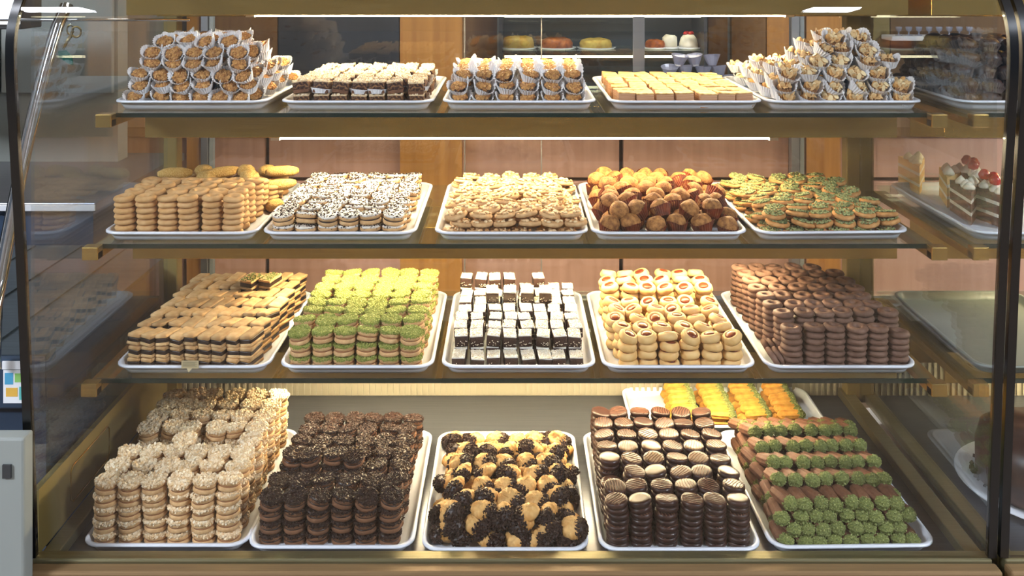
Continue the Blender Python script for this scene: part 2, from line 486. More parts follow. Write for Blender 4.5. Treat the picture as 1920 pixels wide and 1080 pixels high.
# flat oval cookies heaped with peanuts or pistachios
def oval(kind, name, M_c, size, n, base, tname, tlabel):
    vs = []
    for k in range(3):
        rn = random.Random(hash_(kind) + k); r = .0195
        b = G().lathe(disc_prof(r, 0, .0088, .0038), 26, ex=1.18, fn=rough(.0010, 50, k + 1))
        g = G()
        for i in range(n):
            a = rn.uniform(0, 6.283); q = math.sqrt(rn.random()) * r * .82
            zz = .0092 + (1 - q / r) * .0035 * rn.random()
            if size > .004:
                q3 = Matrix.Rotation(rn.uniform(0, 6), 4, 'Z') @ Matrix.Rotation(rn.uniform(-.7, .7), 4, 'X')
                sz = size * rn.uniform(.7, 1.1)
                g.lathe([(0, -sz * .35), (sz * .4, -sz * .2), (sz * .45, 0), (sz * .33, sz * .22), (0, sz * .3)], 8, at=(q * math.cos(a) * 1.18, q * math.sin(a), zz + .001), ex=1.45, mtx=q3)
            else:
                g.chip((q * math.cos(a) * 1.18, q * math.sin(a), zz), size * rn.uniform(.6, 1.3), rn)
        vs.append([('biscuit', b.mesh('oval_biscuit', base), None), (tname, g.mesh(tname, M_c, size > .004), tlabel)])
    KINDS[kind] = (name, 'cookie', vs)
oval('peanut', 'peanut_cookie', M_peanut, .0076, 20, M_tan, 'peanut_topping', 'chopped peanuts')
oval('pistoval', 'pistachio_cookie', M_pistc, .0048, 66, M_tan2, 'pistachio_topping', 'chopped green pistachio')

# paper cups
def cup_g(r0, r1, h, n=26, pleat=.0009, flare=.0):
    g = G(); v = []; f = []; m = n * 2; rows = 5; t = .0003
    for side in (0, 1):
        for i in range(rows):
            u = i / (rows - 1)
            for k in range(m):
                a = 2 * PI * k / m
                r = r0 + (r1 - r0) * u + (pleat * (.25 + u) if k % 2 else -pleat * (.25 + u)) - side * t
                z = h * u + (flare * math.sin(a * 2 + 1) + flare * .6 * math.sin(a * 3)) * u * u
                v.append((r * math.cos(a), r * math.sin(a), z + side * t * (1 if i == 0 else 0)))
    o = rows * m
    for i in range(rows - 1):
        for k in range(m):
            k2 = (k + 1) % m
            f.append((i * m + k, i * m + k2, (i + 1) * m + k2, (i + 1) * m + k))
            f.append((o + i * m + k, o + (i + 1) * m + k, o + (i + 1) * m + k2, o + i * m + k2))
    for k in range(m):
        k2 = (k + 1) % m
        f.append(((rows - 1) * m + k, (rows - 1) * m + k2, o + (rows - 1) * m + k2, o + (rows - 1) * m + k))
    f.append(tuple(range(m))[::-1]); f.append(tuple(o + k for k in range(m)))
    return g.add(v, f)

def cup_kind(kind, name, cat, fill, cupm, r0, r1, h, flare, nv=4, pl=None):
    vs = []
    for k in range(nv):
        rn = random.Random(hash_(kind) + k)
        fm, mm, sm, pn = fill(rn, k)
        vs.append([('paper_cup', cup_g(r0, r1, h, flare=flare * rn.uniform(.5, 1.3)).mesh('paper_cup', cupm, False), pl), (pn, fm.mesh(pn, mm, sm), None)])
    KINDS[kind] = (name, cat, vs)

def nutfill(rn, k):
    prof = [(0, .0005), (.0115, .0005), (.0135, .008), (.0145, .013), (.0120, .0170), (.006, .0185), (0, .0190)]
    g = G().lathe(prof, 20, fn=rough(.0018, 90, k), ex=.95)
    for i in range(120):
        a = rn.uniform(0, 6.283); q = math.sqrt(rn.random()) * .0140
        g.chip((q * math.cos(a), q * math.sin(a), .0150 + .0042 * (1 - (q / .0140) ** 2)), .0052 * rn.uniform(.5, 1.2), rn, 1)
    return g, [M_roastb, M_roast], False, 'nut_cluster'
cup_kind('nutcup', 'praline_in_paper_cup', 'praline', nutfill, M_paper, .0130, .0218, .0205, .0050, pl='white pleated paper cup')

def darkfill(rn, k):
    g, _, _, n = nutfill(rn, k + 7)
    return g, [M_nougat, M_roast], False, n
cup_kind('darkcup', 'nut_brownie_in_paper_cup', 'brownie', darkfill, M_paper, .0140, .0225, .0185, .0060, pl='white pleated paper cup')

def flakefill(rn, k):
    g = G().lathe([(0, .0005), (.0120, .0005), (.0150, .011), (.012, .017), (0, .0195)], 16, fn=rough(.002, 80, k))
    for i in range(26):
        a = rn.uniform(0, 6.283); q = math.sqrt(rn.random()) * .0135
        mt = Matrix.Rotation(rn.uniform(0, 6.28), 4, 'Z') @ Matrix.Rotation(rn.uniform(.2, 1.5), 4, 'X')
        s = rn.uniform(.005, .0085)
        g.lathe([(0, -.0004), (s * .8, -.0005), (s, 0), (s * .8, .0005), (0, .0004)], 9, m=1, ex=.72, mtx=mt, at=(q * math.cos(a), q * math.sin(a), .0170 + rn.uniform(0, .006)))
    return g, [M_roastb, M_flake], True, 'almond_cluster'
cup_kind('almond', 'almond_florentine_in_paper_cup', 'praline', flakefill, M_paper, .0145, .0240, .0195, .0060, pl='white pleated paper cup')

def muffill(rn, k):
    prof = [(0, .001), (.013, .001), (.0175, .010), (.0205, .019), (.0190, .028), (.0125, .0345), (.005, .037), (0, .0372)]
    g = G().lathe(prof, 24, fn=rough(.0022, 60, k + 3))
    return g, [M_muff], True, 'cake'
cup_kind('muffin', 'small_cake_in_brown_cup', 'cake', muffill, M_bpaper, .0150, .0222, .0215, .0022, pl='brown pleated paper cup')

# nougat slices on a pale wafer, in a paper cup
vs = []
for k in range(3):
    rn = random.Random(200 + k); hx, hy = .0155, .0170; nz = rough(.001, 70, k)
    tp = G().rbox((-hx, -hy, .0215), (hx, hy, .0245), .0014, fn=nz)
    for i in range(80): tp.chip((rn.uniform(-hx, hx) * .95, rn.uniform(-hy, hy) * .95, .0250), .0034 * rn.uniform(.5, 1.2), rn, 1)
    ps = [('wafer_base', G().rbox((-hx, -hy, .0006), (hx, hy, .0075), .0012, fn=nz).mesh('wafer', M_tanb), 'light brown wafer layer'),
          ('nougat', G().rbox((-hx, -hy, .0072), (hx, hy, .0220), .0016, fn=nz).mesh('nougat', M_nougat), 'dark nougat with nuts'),
          ('nut_topping', tp.mesh('nut_topping', [M_nutb, M_nut], False), 'chopped nut top')]
    if k: ps.append(('paper_cup', cup_g(.0185, .0225, .010, flare=.002).mesh('paper_cup', M_paper, False), 'white pleated paper cup'))
    vs.append(ps)
KINDS['nougat'] = ('nougat_square', 'slice', vs)

vs = []
for k in range(3):
    rn = random.Random(230 + k); hx, hy = .0172, .0205; nz = rough(.0009, 60, k)
    ps = [('wafer_body', G().rbox((-hx, -hy, .0006), (hx, hy, .0265), .0015, fn=nz).mesh('wafer_body', M_wafer), None),
          ('glazed_top', G().rbox((-hx * 1.01, -hy * 1.01, .0258), (hx * 1.01, hy * 1.01, .0292), .0014, fn=nz).mesh('glazed_top', M_gtop), 'golden glazed top')]
    if k == 1: ps.append(('paper_cup', cup_g(.0205, .0235, .009, flare=.002).mesh('paper_cup', M_paper, False), 'white pleated paper cup'))
    vs.append(ps)
KINDS['wafer'] = ('layered_wafer_square', 'slice', vs)

# madeleine shells half dipped in dark sprinkles
vs = []
for k in range(4):
    rn = random.Random(260 + k)
    def shell(p, k=k):
        a = math.atan2(p.y, p.x + .022)
        s = 1 + .16 * math.cos(a * 34) * min(1, abs(p.z) / .004); q = 1 + .03 * math.cos(a * 34)
        return Vector((p.x * q, p.y * q, p.z * s)) + noise.noise_vector(p * 60 + Vector((k, 0, 0))) * .0009
    prof = [(0, -.009), (.008, -.0085), (.016, -.006), (.0205, -.001), (.0195, .004), (.016, .0085), (.010, .0115), (.005, .0125), (0, .013)]
    prof = sum([[p_, ((p_[0] + q_[0]) / 2, (p_[1] + q_[1]) / 2)] for p_, q_ in zip(prof, prof[1:])], []) + [prof[-1]]
    b = G()
    b.lathe(prof, 96, ex=1.08, fn=lambda p: shell(p))
    b.v = [(x, y, z + .0095) for x, y, z in b.v]
    d = G(); cx = .0125
    d.lathe([(0, -.0104), (.010, -.0085), (.0150, 0), (.0105, .0105), (0, .0132)], 16, ex=.86, ey=1.20, fn=rough(.003, 110, k), at=(cx, 0, .0095))
    for i in range(230):
        v = Vector((rn.gauss(0, 1), rn.gauss(0, 1), rn.gauss(0, 1))).normalized()
        d.chip((cx + v.x * .0135, v.y * .0185, .0099 + v.z * .0132), .0028 * rn.uniform(.7, 1.3), rn, 1, 1, 2.0)
    vs.append([('shell_cake', b.mesh('shell_cake', M_mad), None), ('chocolate_dip', d.mesh('chocolate_dip', [M_sprkb, M_sprk], False), 'end dipped in dark chocolate sprinkles')])
KINDS['shell'] = ('dipped_shell_cake', 'cookie', vs)

# ridged fingers with one end in pistachio
def finger(kind, name, mb, mc, mch, L2, r):
    vs = []
    for k in range(3):
        rn = random.Random(hash_(kind) + k); g = G(); v = []; f = []; n = 30; rows = 12
        for i in range(rows + 1):
            u = i / rows; x = -L2 + 2 * L2 * u
            rr = r * math.sqrt(max(1 - (2 * u - 1) ** 4, .0)) + .0004
            for j in range(n):
                a = 2 * PI * j / n
                q = rr * (1 + .10 * math.cos(a * 9)) * (1 + .04 * math.sin(u * 9 + k))
                v.append(Vector((x, q * math.cos(a) * 1.08, r * .92 + q * math.sin(a) * .86)) + noise.noise_vector(Vector((x, a * .01, k)) * 70) * .0006)
        for i in range(rows):
            for j in range(n):
                j2 = (j + 1) % n
                f.append((i * n + j, (i + 1) * n + j, (i + 1) * n + j2, i * n + j2))
        f += [tuple(range(n)), tuple(rows * n + j for j in range(n))[::-1]]
        g.add(v, f)
        d = G(); cx = L2 * .70
        d.lathe([(0, -r * .95), (r * .75, -r * .7), (r * 1.08, 0), (r * .75, r * .7), (0, r * .95)], 14, ex=1.05, ey=1.12, fn=rough(.0018, 100, k), at=(cx, 0, r * .92))
        for i in range(150):
            w3 = Vector((rn.gauss(0, 1), rn.gauss(0, 1), rn.gauss(0, 1))).normalized()
            d.chip((cx + w3.x * r * 1.12, w3.y * r * 1.18, r * .92 + w3.z * r * .92), .0026 * rn.uniform(.6, 1.2), rn, 1)
        vs.append([('biscuit', g.mesh('ridged_finger', mb), None), ('pistachio_dip', d.mesh('pistachio_dip', [mc, mch], False), 'end coated in ground pistachio')])
    KINDS[kind] = (name, 'cookie', vs)
finger('cocoafinger', 'cocoa_finger_cookie', M_cfing, M_pistdb, M_pistd, .030, .0128)
finger('goldfinger', 'golden_finger_cookie', M_yfing, M_pistdb, M_pistd, .031, .0115)

# dark pastries, cake slices for the next bay are built further down

# ------------------------------------------------------------------ placing pastries
ITEMS = []
ORD = ['first', 'second', 'third', 'fourth', 'fifth', 'sixth', 'seventh', 'eighth', 'ninth', 'tenth', 'eleventh', 'twelfth']

def put(kind, p, rz=0, rx=0, ry=0, sc=1.0, label='', group='', var=None, zs=1.0):
    m = Matrix.Translation(p) @ Matrix.Rotation(rz, 4, 'Z') @ Matrix.Rotation(rx, 4, 'X') @ Matrix.Rotation(ry, 4, 'Y') @ Matrix.Diagonal((sc, sc, sc * zs, 1))
    ITEMS.append([kind, m, label, group, R.randrange(len(KINDS[kind][2])) if var is None else var])


class Tray:
    n = 0
    def __init__(s, name_label, xpx, Yf, zs, W=.300, L=.400, rot=0, group='white serving trays', H=.020):
        s.W, s.L, s.z = W, L, zs + .0035
        s.o = Vector((X(xpx, Yf), Yf, zs)); s.rot = rot; s.H = H
        g = G(); prof = []
        # (inset from rim outer edge, height): floor, inside wall, rolled rim, outside wall, foot
        P = [(.020, .0035), (.0150, .0038), (.0118, .0065), (.0078, H - .003), (.0062, H), (.0020, H), (.0, H - .0015), (.0, H - .0042), (.0020, H - .0045), (.0052, H - .0032), (.0105, .0070), (.0145, .0), (.020, .0)]
        n = 6
        rings = []
        v = []
        for ins, z in P:
            c = max(.032 - ins * .62, .008); ring = []
            for (cx, cy, a0) in ((W - ins - c, ins + c, -PI / 2), (W - ins - c, L - ins - c, 0), (ins + c, L - ins - c, PI / 2), (ins + c, ins + c, PI)):
                for k in range(n + 1):
                    a = a0 + PI / 2 * k / n
                    ring.append(len(v)); v.append((cx + c * math.cos(a), cy + c * math.sin(a), z))
            rings.append(ring)
        f = []
        for a, b in zip(rings, rings[1:]):
            m = len(a)
            for k in range(m): f.append((a[k], b[k], b[(k + 1) % m], a[(k + 1) % m]))
        f.append(tuple(rings[0])); f.append(tuple(rings[-1][::-1]))
        g.add(v, f)
        o = link('serving_tray', g.mesh('serving_tray', M_tray, True), None, name_label, None, 'tray', group, s.o)
        o.rotation_euler = (0, 0, rot)
        s.obj = o
    def P(s, u, v, z):
        c, q = math.cos(s.rot), math.sin(s.rot)
        return (s.o.x + u * c - v * q, s.o.y + u * q + v * c, s.z + z)


def stacks(tr, kind, desc, group, u0, v0, pu, pv, cols, rows, heights, t, jit=.0018, tilt=.045, spin=True, rz=0, skip=(), rowshift=None, sc=1.0, zfn=None, top_tilt=.0):
    """heights[r] or heights[r][c]: layers of the stack; all labels say layer, stack, row"""
    for r in range(rows):
        for c in range(cols):
            h = heights[r] if not isinstance(heights[r], (list, tuple)) else heights[r][c]
            if (c, r) in skip: continue
            du, dv = R.uniform(-jit, jit), R.uniform(-jit, jit)
            sh = rowshift[r] if rowshift else 0
            lean = R.uniform(-.0006, .0006), R.uniform(-.0006, .0006)
            for k in range(h):
                a = R.uniform(0, 6.28) if spin else rz + R.uniform(-.11, .11)
                last = k == h - 1
                tl = tilt + (top_tilt if last else 0)
                p = tr.P(u0 + c * pu + du + lean[0] * k + sh + R.uniform(-jit, jit) * .6, v0 + r * pv + dv + lean[1] * k + R.uniform(-jit, jit) * .6, k * t)
                lift = abs(tl) * .008
                if zfn: p = (p[0], p[1], p[2] + zfn(r, c) * k)
                put(kind, (p[0], p[1], p[2] + .0004), a + tr.rot, R.uniform(-tl, tl), R.uniform(-tl, tl), sc,
                    f'{desc}, {ORD[k]} up in {ORD[c]} stack from left, {ORD[r]} row', group)


def heap(tr, kind, desc, group, layers, pitch, jit=.004, tilt=.35, rz=None, rzj=3.14, t=.018, sc=1.0, face=0.0, lift0=0.0):
    """loose pile: layers = [(u0, u1, v0, v1)], odd layers shifted by half a step"""
    for k, (u0, u1, v0, v1) in enumerate(layers):
        nu = max(1, int(round((u1 - u0) / pitch[0])) + 1); nv = max(1, int(round((v1 - v0) / pitch[1])) + 1)
        for j in range(nv):
            off = pitch[0] * .5 * ((j + k) % 2) * .6
            for i in range(nu):
                u = u0 + i * pitch[0] + off + R.uniform(-jit, jit); v = v0 + j * pitch[1] + R.uniform(-jit, jit)
                if u > u1 + pitch[0] * .35: continue
                tl = tilt if k else tilt * .45
                p = tr.P(u, v, lift0 + k * t + R.uniform(0, .003) + (tl * .008))
                put(kind, p, (R.uniform(-rzj, rzj) if rz is None else rz + R.uniform(-rzj, rzj)) + tr.rot, face * (.4 + .6 * min(k, 1)) + R.uniform(-tl, tl), R.uniform(-tl, tl), sc * R.uniform(.95, 1.04),
                    f'{desc}, {ORD[k]} layer, {ORD[min(j, 11)]} row, {ORD[min(i, 11)]} from left', group)


Z1, Z2, Z3, Z4 = 1.222, .971, .713, .449

# ---- bottom deck
T = Tray('tray of nut-topped round sandwich cookies on the steel deck', 147, 1.577, Z4)
stacks(T, 'nutsand', 'nut-topped sandwich cookie', 'nut-topped sandwich cookies on the deck', .0345, .040, .0443, .0460, 6, 8,
       [5, 5, 5, [4, 4, 5, 4, 4, 5], 5, 5, 5, 5], .0233, tilt=.05, top_tilt=.12, jit=.0022)
T = Tray('tray of dark sprinkled sandwich cookies on the steel deck', 459, 1.572, Z4)
stacks(T, 'sprinksand', 'dark sprinkled sandwich cookie', 'dark sprinkled sandwich cookies', .036, .042, .0430, .0455, 6, 8,
       [4, 4, 3, [4, 4, 4, 4, 3, 3], 3, 3, 3, 3], .0223, tilt=.055, top_tilt=.16, jit=.0022, rowshift=[0, 0, .004, 0, .003, .002, .004, .008])
T = Tray('tray of shell cakes dipped in dark sprinkles on the steel deck', 788, 1.566, Z4, W=.301)
heap(T, 'shell', 'shell cake with dark dipped end', 'half dipped shell cakes', [(.038, .262, .038, .362), (.04, .260, .045, .35), (.06, .25, .06, .26)], (.0440, .0410), jit=.005, tilt=.5, t=.0150, face=.45, rz=-PI / 2, rzj=1.5, sc=1.08)
T = Tray('tray of chocolate glazed sandwich cookies on the steel deck', 1125, 1.566, Z4, W=.291, rot=.0)
stacks(T, 'glazed', 'chocolate glazed sandwich cookie', 'chocolate glazed sandwich cookies', .036, .042, .0442, .0455, 6, 8,
       [4, 4, [3, 4, 4, 4, 4, 4], [4, 4, 4, 4, 4, 4], [4, 4, 4, 4, 4, 4], 4, 4, 4], .0203, tilt=.03, top_tilt=.12)
T5 = T = Tray('tray of cocoa fingers with green ends on the steel deck', 1447, 1.571, Z4, W=.302, rot=.02)
for r in range(6):
    for k in range(4 if r < 5 else 3):
        for c in range(9):
            top = k == 3 or (r == 5 and k == 2)
            p = T.P(.030 + c * .0285 + (.012 if k % 2 else 0) + R.uniform(-.0025, .0025) + r * .001, .045 + r * .058 + k * .006 + R.uniform(-.003, .003) - (.010 if top and r else 0), k * .0182 + .001 + (.0095 if top and r else 0))
            if c == 8 and k % 2: continue
            put('cocoafinger', p, -PI / 2 + .22 + R.uniform(-.2, .2), R.uniform(-.12, .12), R.uniform(-.02, .10) - (.30 if top and r else 0), .97,
                f'cocoa finger with green end, {ORD[k]} layer, {ORD[r]} row, {ORD[c]} from left', 'cocoa fingers with pistachio ends')
T = Tray('half empty tray of golden fingers behind the other deck trays', 1198 - 15, 1.985, Z4, W=.450, L=.19)
for r in range(6):
    for k in range(2):
        for c in range(4):
            p = T.P(.125 + c * .079 + R.uniform(-.003, .003) + (.006 if k else 0), .025 + r * .027 + R.uniform(-.002, .002), k * .0185 + .001)
            put('goldfinger', p, R.uniform(-.12, .28), R.uniform(-.1, .1), R.uniform(-.05, .05), 1.0,
                f'golden finger with green end, {ORD[k]} layer, {ORD[r]} row, {ORD[c]} from left', 'golden fingers with pistachio ends')

# ---- third shelf
T = Tray('tray of chocolate filled shortbread slices on the lowest glass shelf', 210, 1.70, Z3)
stacks(T, 'slice', 'chocolate filled shortbread slice', 'chocolate filled shortbread slices', .035, .046, .0278, .0522, 9, 7, [3] * 7, .0217,
       jit=.0026, tilt=.05, spin=False, rz=-.30, top_tilt=.09, rowshift=[0, 0, .003, .005, .006, .008, .010])
for n_, (u, v) in enumerate(((.186, .285), (.226, .290))):
    put('nutslice', T.P(u, v, .0690), -.35, .06, 0, .9, ('nut-topped slice lying on the shortbread pile, nearer the wall', 'nut-topped slice lying on the shortbread pile, nearer the pistachio cookies')[n_], 'nut-topped slices', n_)
T31 = T
T = Tray('tray of green pistachio sandwich cookies on the lowest glass shelf', 520, 1.70, Z3)
stacks(T, 'pistsand', 'pistachio sandwich cookie', 'pistachio sandwich cookies', .035, .038, .0440, .0450, 6, 8, [3] * 8, .0247, tilt=.035, top_tilt=.16,
       zfn=lambda r, c: .0028 if r else 0, rowshift=[0, -.002, .002, 0, .003, 0, .004, .002])
T = Tray('tray of brownies with pale seeded tops on the lowest glass shelf', 826, 1.70, Z3, W=.301)
stacks(T, 'brownie', 'seed-topped brownie square', 'seed-topped brownie squares', .034, .040, .0330, .0440, 8, 8,
       [1, 2, 2, 2, 2, 2, 2, [3, 3, 3, 3, 2, 3, 2, 2]], .0236, jit=.0028, tilt=.03, spin=False, rz=.0, top_tilt=.05)
for n_, u in enumerate((.094, .133, .172, .212)):
    put('brownie', T.P(u, .262, .0474), R.uniform(-.1, .1), .08, 0, 1.05, f'{ORD[n_]} from left of four brownies set on top of the pile', 'brownies set on top')
T = Tray('tray of jam thumbprint cookies on the lowest glass shelf', 1130, 1.70, Z3, W=.300)
stacks(T, 'thumb', 'jam thumbprint cookie', 'jam thumbprint cookies', .052, .038, .0410, .0440, 6, 8, [4, 4, 4, 4, 4, 5, 5, 5], .0163, jit=.0035, tilt=.16, top_tilt=.22,
       rowshift=[0, -.006, -.01, -.008, -.01, -.008, -.008, -.006])
T = Tray('tray of chocolate ring cookies on the lowest glass shelf', 1437, 1.70, Z3, W=.297)
stacks(T, 'chocring', 'chocolate ring cookie', 'chocolate ring cookies', .060, .036, .0416, .0450, 6, 8, [[7, 7, 7, 7, 7, 6]] + [8] * 7, .0117, jit=.0014, tilt=.03, top_tilt=.05,
       skip=((5, 7),), rowshift=[0, -.003, -.010, -.014, -.016, -.018, -.02, -.022])
for n_, (u, v) in enumerate(((.026, .040), (.027, .080))):
    for k in range(3):
        put('chocring', T.P(u + k * .0125 - .005, v + .004, .012 + k * .001), 0, 0, .95 - .02 * k, 1, f'leaning chocolate ring, {ORD[k]} of three, {("beside the first row", "beside the second row")[n_]}', 'leaning chocolate rings')

# ---- second shelf
T = Tray('tray of plain ring cookies and sesame buns on the middle glass shelf', 187, 1.70, Z2)
stacks(T, 'tanring', 'plain ring cookie', 'plain ring cookies', .0345, .036, .0422, .0440, 6, 5, [7] * 4 + [6], .0113, jit=.0014, tilt=.03, top_tilt=.04)
stacks(T, 'tanring', 'plain ring cookie behind the tall stacks', 'plain ring cookies', .040, .260, .0430, .0440, 6, 3, [4, 4, 4], .0113, jit=.002, tilt=.05)
for n_, (u, v, z, kd) in enumerate(((.030, .30, .048, 'sesamelog'), (.085, .33, .048, 'sesame'), (.135, .31, .048, 'sesamelog'), (.182, .33, .048, 'sesame'), (.232, .33, .048, 'sesame'), (.205, .28, .048, 'sesame'),
                                  (.270, .31, .050, 'sesamelog'), (.276, .27, .030, 'sesamelog'), (.283, .205, .002, 'sesame'), (.110, .275, .047, 'sesame'))):
    put(kd, T.P(u, v, z), .3 + R.uniform(-.4, .4), 0, R.uniform(-.1, .1), 1, f'{ORD[n_]} sesame piece from left on the heap behind the rings', 'sesame buns and fingers')
T = Tray('tray of white iced cookies with dark sprinkles on the middle shelf', 487, 1.70, Z2)
stacks(T, 'whitesand', 'white iced sandwich cookie with dark sprinkles', 'white iced sandwich cookies', .036, .038, .0432, .0452, 6, 8, [2] * 8, .0240, tilt=.04, top_tilt=.14, jit=.002,
       rowshift=[0, .002, .003, 0, .004, .002, .004, .003])
T = Tray('tray of peanut-topped cookies on the middle glass shelf', 813, 1.70, Z2)
heap(T, 'peanut', 'peanut-topped oval cookie', 'peanut-topped cookies', [(.036, .262, .035, .365), (.036, .264, .035, .36), (.045, .255, .04, .33)], (.0450, .0440), jit=.004, tilt=.22, t=.0160, rz=0, rzj=.5)
T = Tray('tray of small cakes in brown paper cups on the middle shelf', 1110, 1.70, Z2, W=.304)
heap(T, 'muffin', 'small cake in brown paper cup', 'small cakes in brown cups', [(.035, .268, .035, .365), (.042, .262, .062, .345)], (.0465, .0470), jit=.004, tilt=.60, t=.0220, face=.45, sc=1.0)
T = Tray('tray of pistachio-topped oval cookies on the middle shelf', 1420, 1.70, Z2, W=.304, rot=.03)
heap(T, 'pistoval', 'pistachio-topped oval cookie', 'pistachio-topped oval cookies', [(.036, .268, .035, .365), (.038, .264, .040, .36), (.048, .262, .045, .33)], (.0455, .0430), jit=.004, tilt=.24, t=.0150, rz=0, rzj=.5)

# ---- top shelf
T = Tray('tray heaped with nut pralines in white cups on the top shelf', 207, 1.715, Z1, W=.300)
for k, (ua, ub, va, nr) in enumerate(((.036, .265, .042, 8), (.036, .262, .044, 7), (.038, .262, .050, 6), (.052, .255, .052, 6), (.060, .245, .066, 5), (.070, .225, .082, 4))):
    nc = int((ub - ua) / .0425) + 1
    for r in range(nr):
        for c in range(nc):
            hi = k >= 3
            if k > 3 and r > 3: continue
            p = T.P(ua + c * .0425 + (.010 if (k + r) % 2 else 0) + R.uniform(-.003, .003), va + r * .0440 + R.uniform(-.003, .003), k * .0212 + .0085)
            put('nutcup', p, R.uniform(-.35, .35), .62 + R.uniform(-.3, .3) if r < 2 else R.uniform(-.1, .6), R.uniform(-.2, .2), 1.0,
                f'nut praline in white cup, {ORD[k]} layer, {ORD[r]} row, {ORD[c]} from left', 'nut pralines in white cups')
T = Tray('tray of dark nougat squares on the top shelf', 522, 1.715, Z1, W=.300)
stacks(T, 'nougat', 'dark nougat square', 'dark nougat squares', .037, .038, .0375, .0420, 7, 8, [2, 2, 2, 2, 2, 2, 2, 2], .0258, jit=.0022, tilt=.05, spin=False, rz=.05, top_tilt=.10)
T = Tray('tray of nut brownies in white cups on the top shelf', 828, 1.715, Z1, W=.302)
for k, (ua, ub, va, nr) in enumerate(((.036, .262, .038, 8), (.036, .262, .041, 8), (.038, .258, .050, 6))):
    for r in range(nr):
        for c in range(6):
            p = T.P(ua + c * .0445 + R.uniform(-.003, .003), va + r * .0430 + R.uniform(-.003, .003), k * .0215 + .0065)
            put('darkcup', p, R.uniform(-.3, .3), (.45 if r == 0 else .15) + R.uniform(-.15, .2), R.uniform(-.15, .15), 1.0,
                f'nut brownie in white cup, {ORD[k]} layer, {ORD[r]} row, {ORD[c]} from left', 'nut brownies in white cups')
T = Tray('tray of golden layered wafer squares on the top shelf', 1143, 1.715, Z1, W=.302)
stacks(T, 'wafer', 'golden layered wafer square', 'golden wafer squares', .036, .036, .0383, .0445, 7, 8, [1, 1, 1, 1, 1, 1, 1, 1], .0295, jit=.0030, tilt=.07, spin=False, rz=.0)
T = Tray('tray heaped with almond florentines in white cups on the top shelf', 1440, 1.715, Z1, W=.308)
for k, (ua, ub, va, nr) in enumerate(((.040, .270, .040, 8), (.036, .272, .042, 8), (.050, .272, .044, 6), (.110, .262, .056, 4), (.125, .235, .072, 3), (.150, .210, .090, 2))):
    nc = int((ub - ua) / .0460) + 1
    for r in range(nr):
        for c in range(nc):
            p = T.P(ua + c * .0460 + (.010 if (k + r) % 2 else 0) + R.uniform(-.003, .003), va + r * .0460 + R.uniform(-.003, .003), k * .0228 + .0065)
            put('almond', p, R.uniform(-.5, .5), (.42 if r < 1 else .1) + R.uniform(-.25, .3), R.uniform(-.25, .25), 1.0,
                f'almond florentine in white cup, {ORD[k]} layer, {ORD[r]} row, {ORD[c]} from left', 'almond florentines in white cups')

# ---- leave out what lies wholly inside the piles (looked at from the photo's place and from well to the sides of it)
def visible_items():
    verts, faces, own = [], [], []
    boxes = []
    for it in ITEMS:
        ps = KINDS[it[0]][2][it[4]]
        lo = Vector((9, 9, 9)); hi = -lo
        for _, me, _ in ps:
            if not hasattr(visible_items, 'c'): visible_items.c = {}
            if me.name not in visible_items.c:
                xs = [v.co for v in me.vertices]
                visible_items.c[me.name] = (Vector([min(p[i] for p in xs) for i in range(3)]), Vector([max(p[i] for p in xs) for i in range(3)]))
            a, b = visible_items.c[me.name]
            lo = Vector([min(lo[i], a[i]) for i in range(3)]); hi = Vector([max(hi[i], b[i]) for i in range(3)])
        boxes.append((lo, hi))
    for n, (it, (lo, hi)) in enumerate(zip(ITEMS, boxes)):
        c, h = (lo + hi) / 2, (hi - lo) / 2
        k = .80
        ring = 8; base = len(verts)
        for zz in (-k, k):
            for j in range(ring):
                a = 2 * PI * (j + .5) / ring
                verts.append(it[1] @ (c + Vector((h.x * k * math.cos(a), h.y * k * math.sin(a), h.z * zz))))
        faces.append(tuple(base + j for j in range(ring))); faces.append(tuple(base + ring + j for j in range(ring))); own += [n, n]
        for j in range(ring):
            faces.append((base + j, base + (j + 1) % ring, base + ring + (j + 1) % ring, base + ring + j)); own.append(n)
    tree = BVHTree.FromPolygons(verts, faces)
    eyes = [Vector((0, 0, 1.5)), Vector((-.4, .05, 1.5)), Vector((.4, .05, 1.5)), Vector((0, .1, 1.75)), Vector((.15, .1, 1.3)), Vector((-.15, .1, 1.3))]
    keep = []
    for n, (it, (lo, hi)) in enumerate(zip(ITEMS, boxes)):
        c, h = (lo + hi) / 2, (hi - lo) / 2
        pts = []
        for zz in (-.75, .0, .75, 1.02):
            for j in range(8):
                a = 2 * PI * j / 8; q = 1.0 if zz < 1 else .8
                pts.append(it[1] @ (c + Vector((h.x * q * math.cos(a), h.y * q * math.sin(a), h.z * zz))))
        pts.append(it[1] @ (c + Vector((0, 0, h.z * 1.05))))
        ok = 0
        for e in eyes:
            for p in pts:
                d = p - e; L = d.length
                hit = tree.ray_cast(e, d / L, L)
                if hit[0] is None or own[hit[2]] == n or hit[3] > L - .0015:
                    ok = 1; break
            if ok: break
        keep.append(ok)
    return keep
keep = visible_items()
print('pastries placed', len(ITEMS), 'kept', sum(keep))
USED = set()
for it, k in zip(ITEMS, keep):
    if not k: continue
    kind, m, label, group, var = it
    name, cat, variants = KINDS[kind]
    ps = variants[var]
    if ps[0][0] is None:
        o = link(name, ps[0][1], None, label, None, cat, group); o.matrix_world = m
    else:
        o = thing(name, label, cat, group=group); o.matrix_world = m
        for pn, me, pl in ps:
            q = link(pn, me, o, pl)

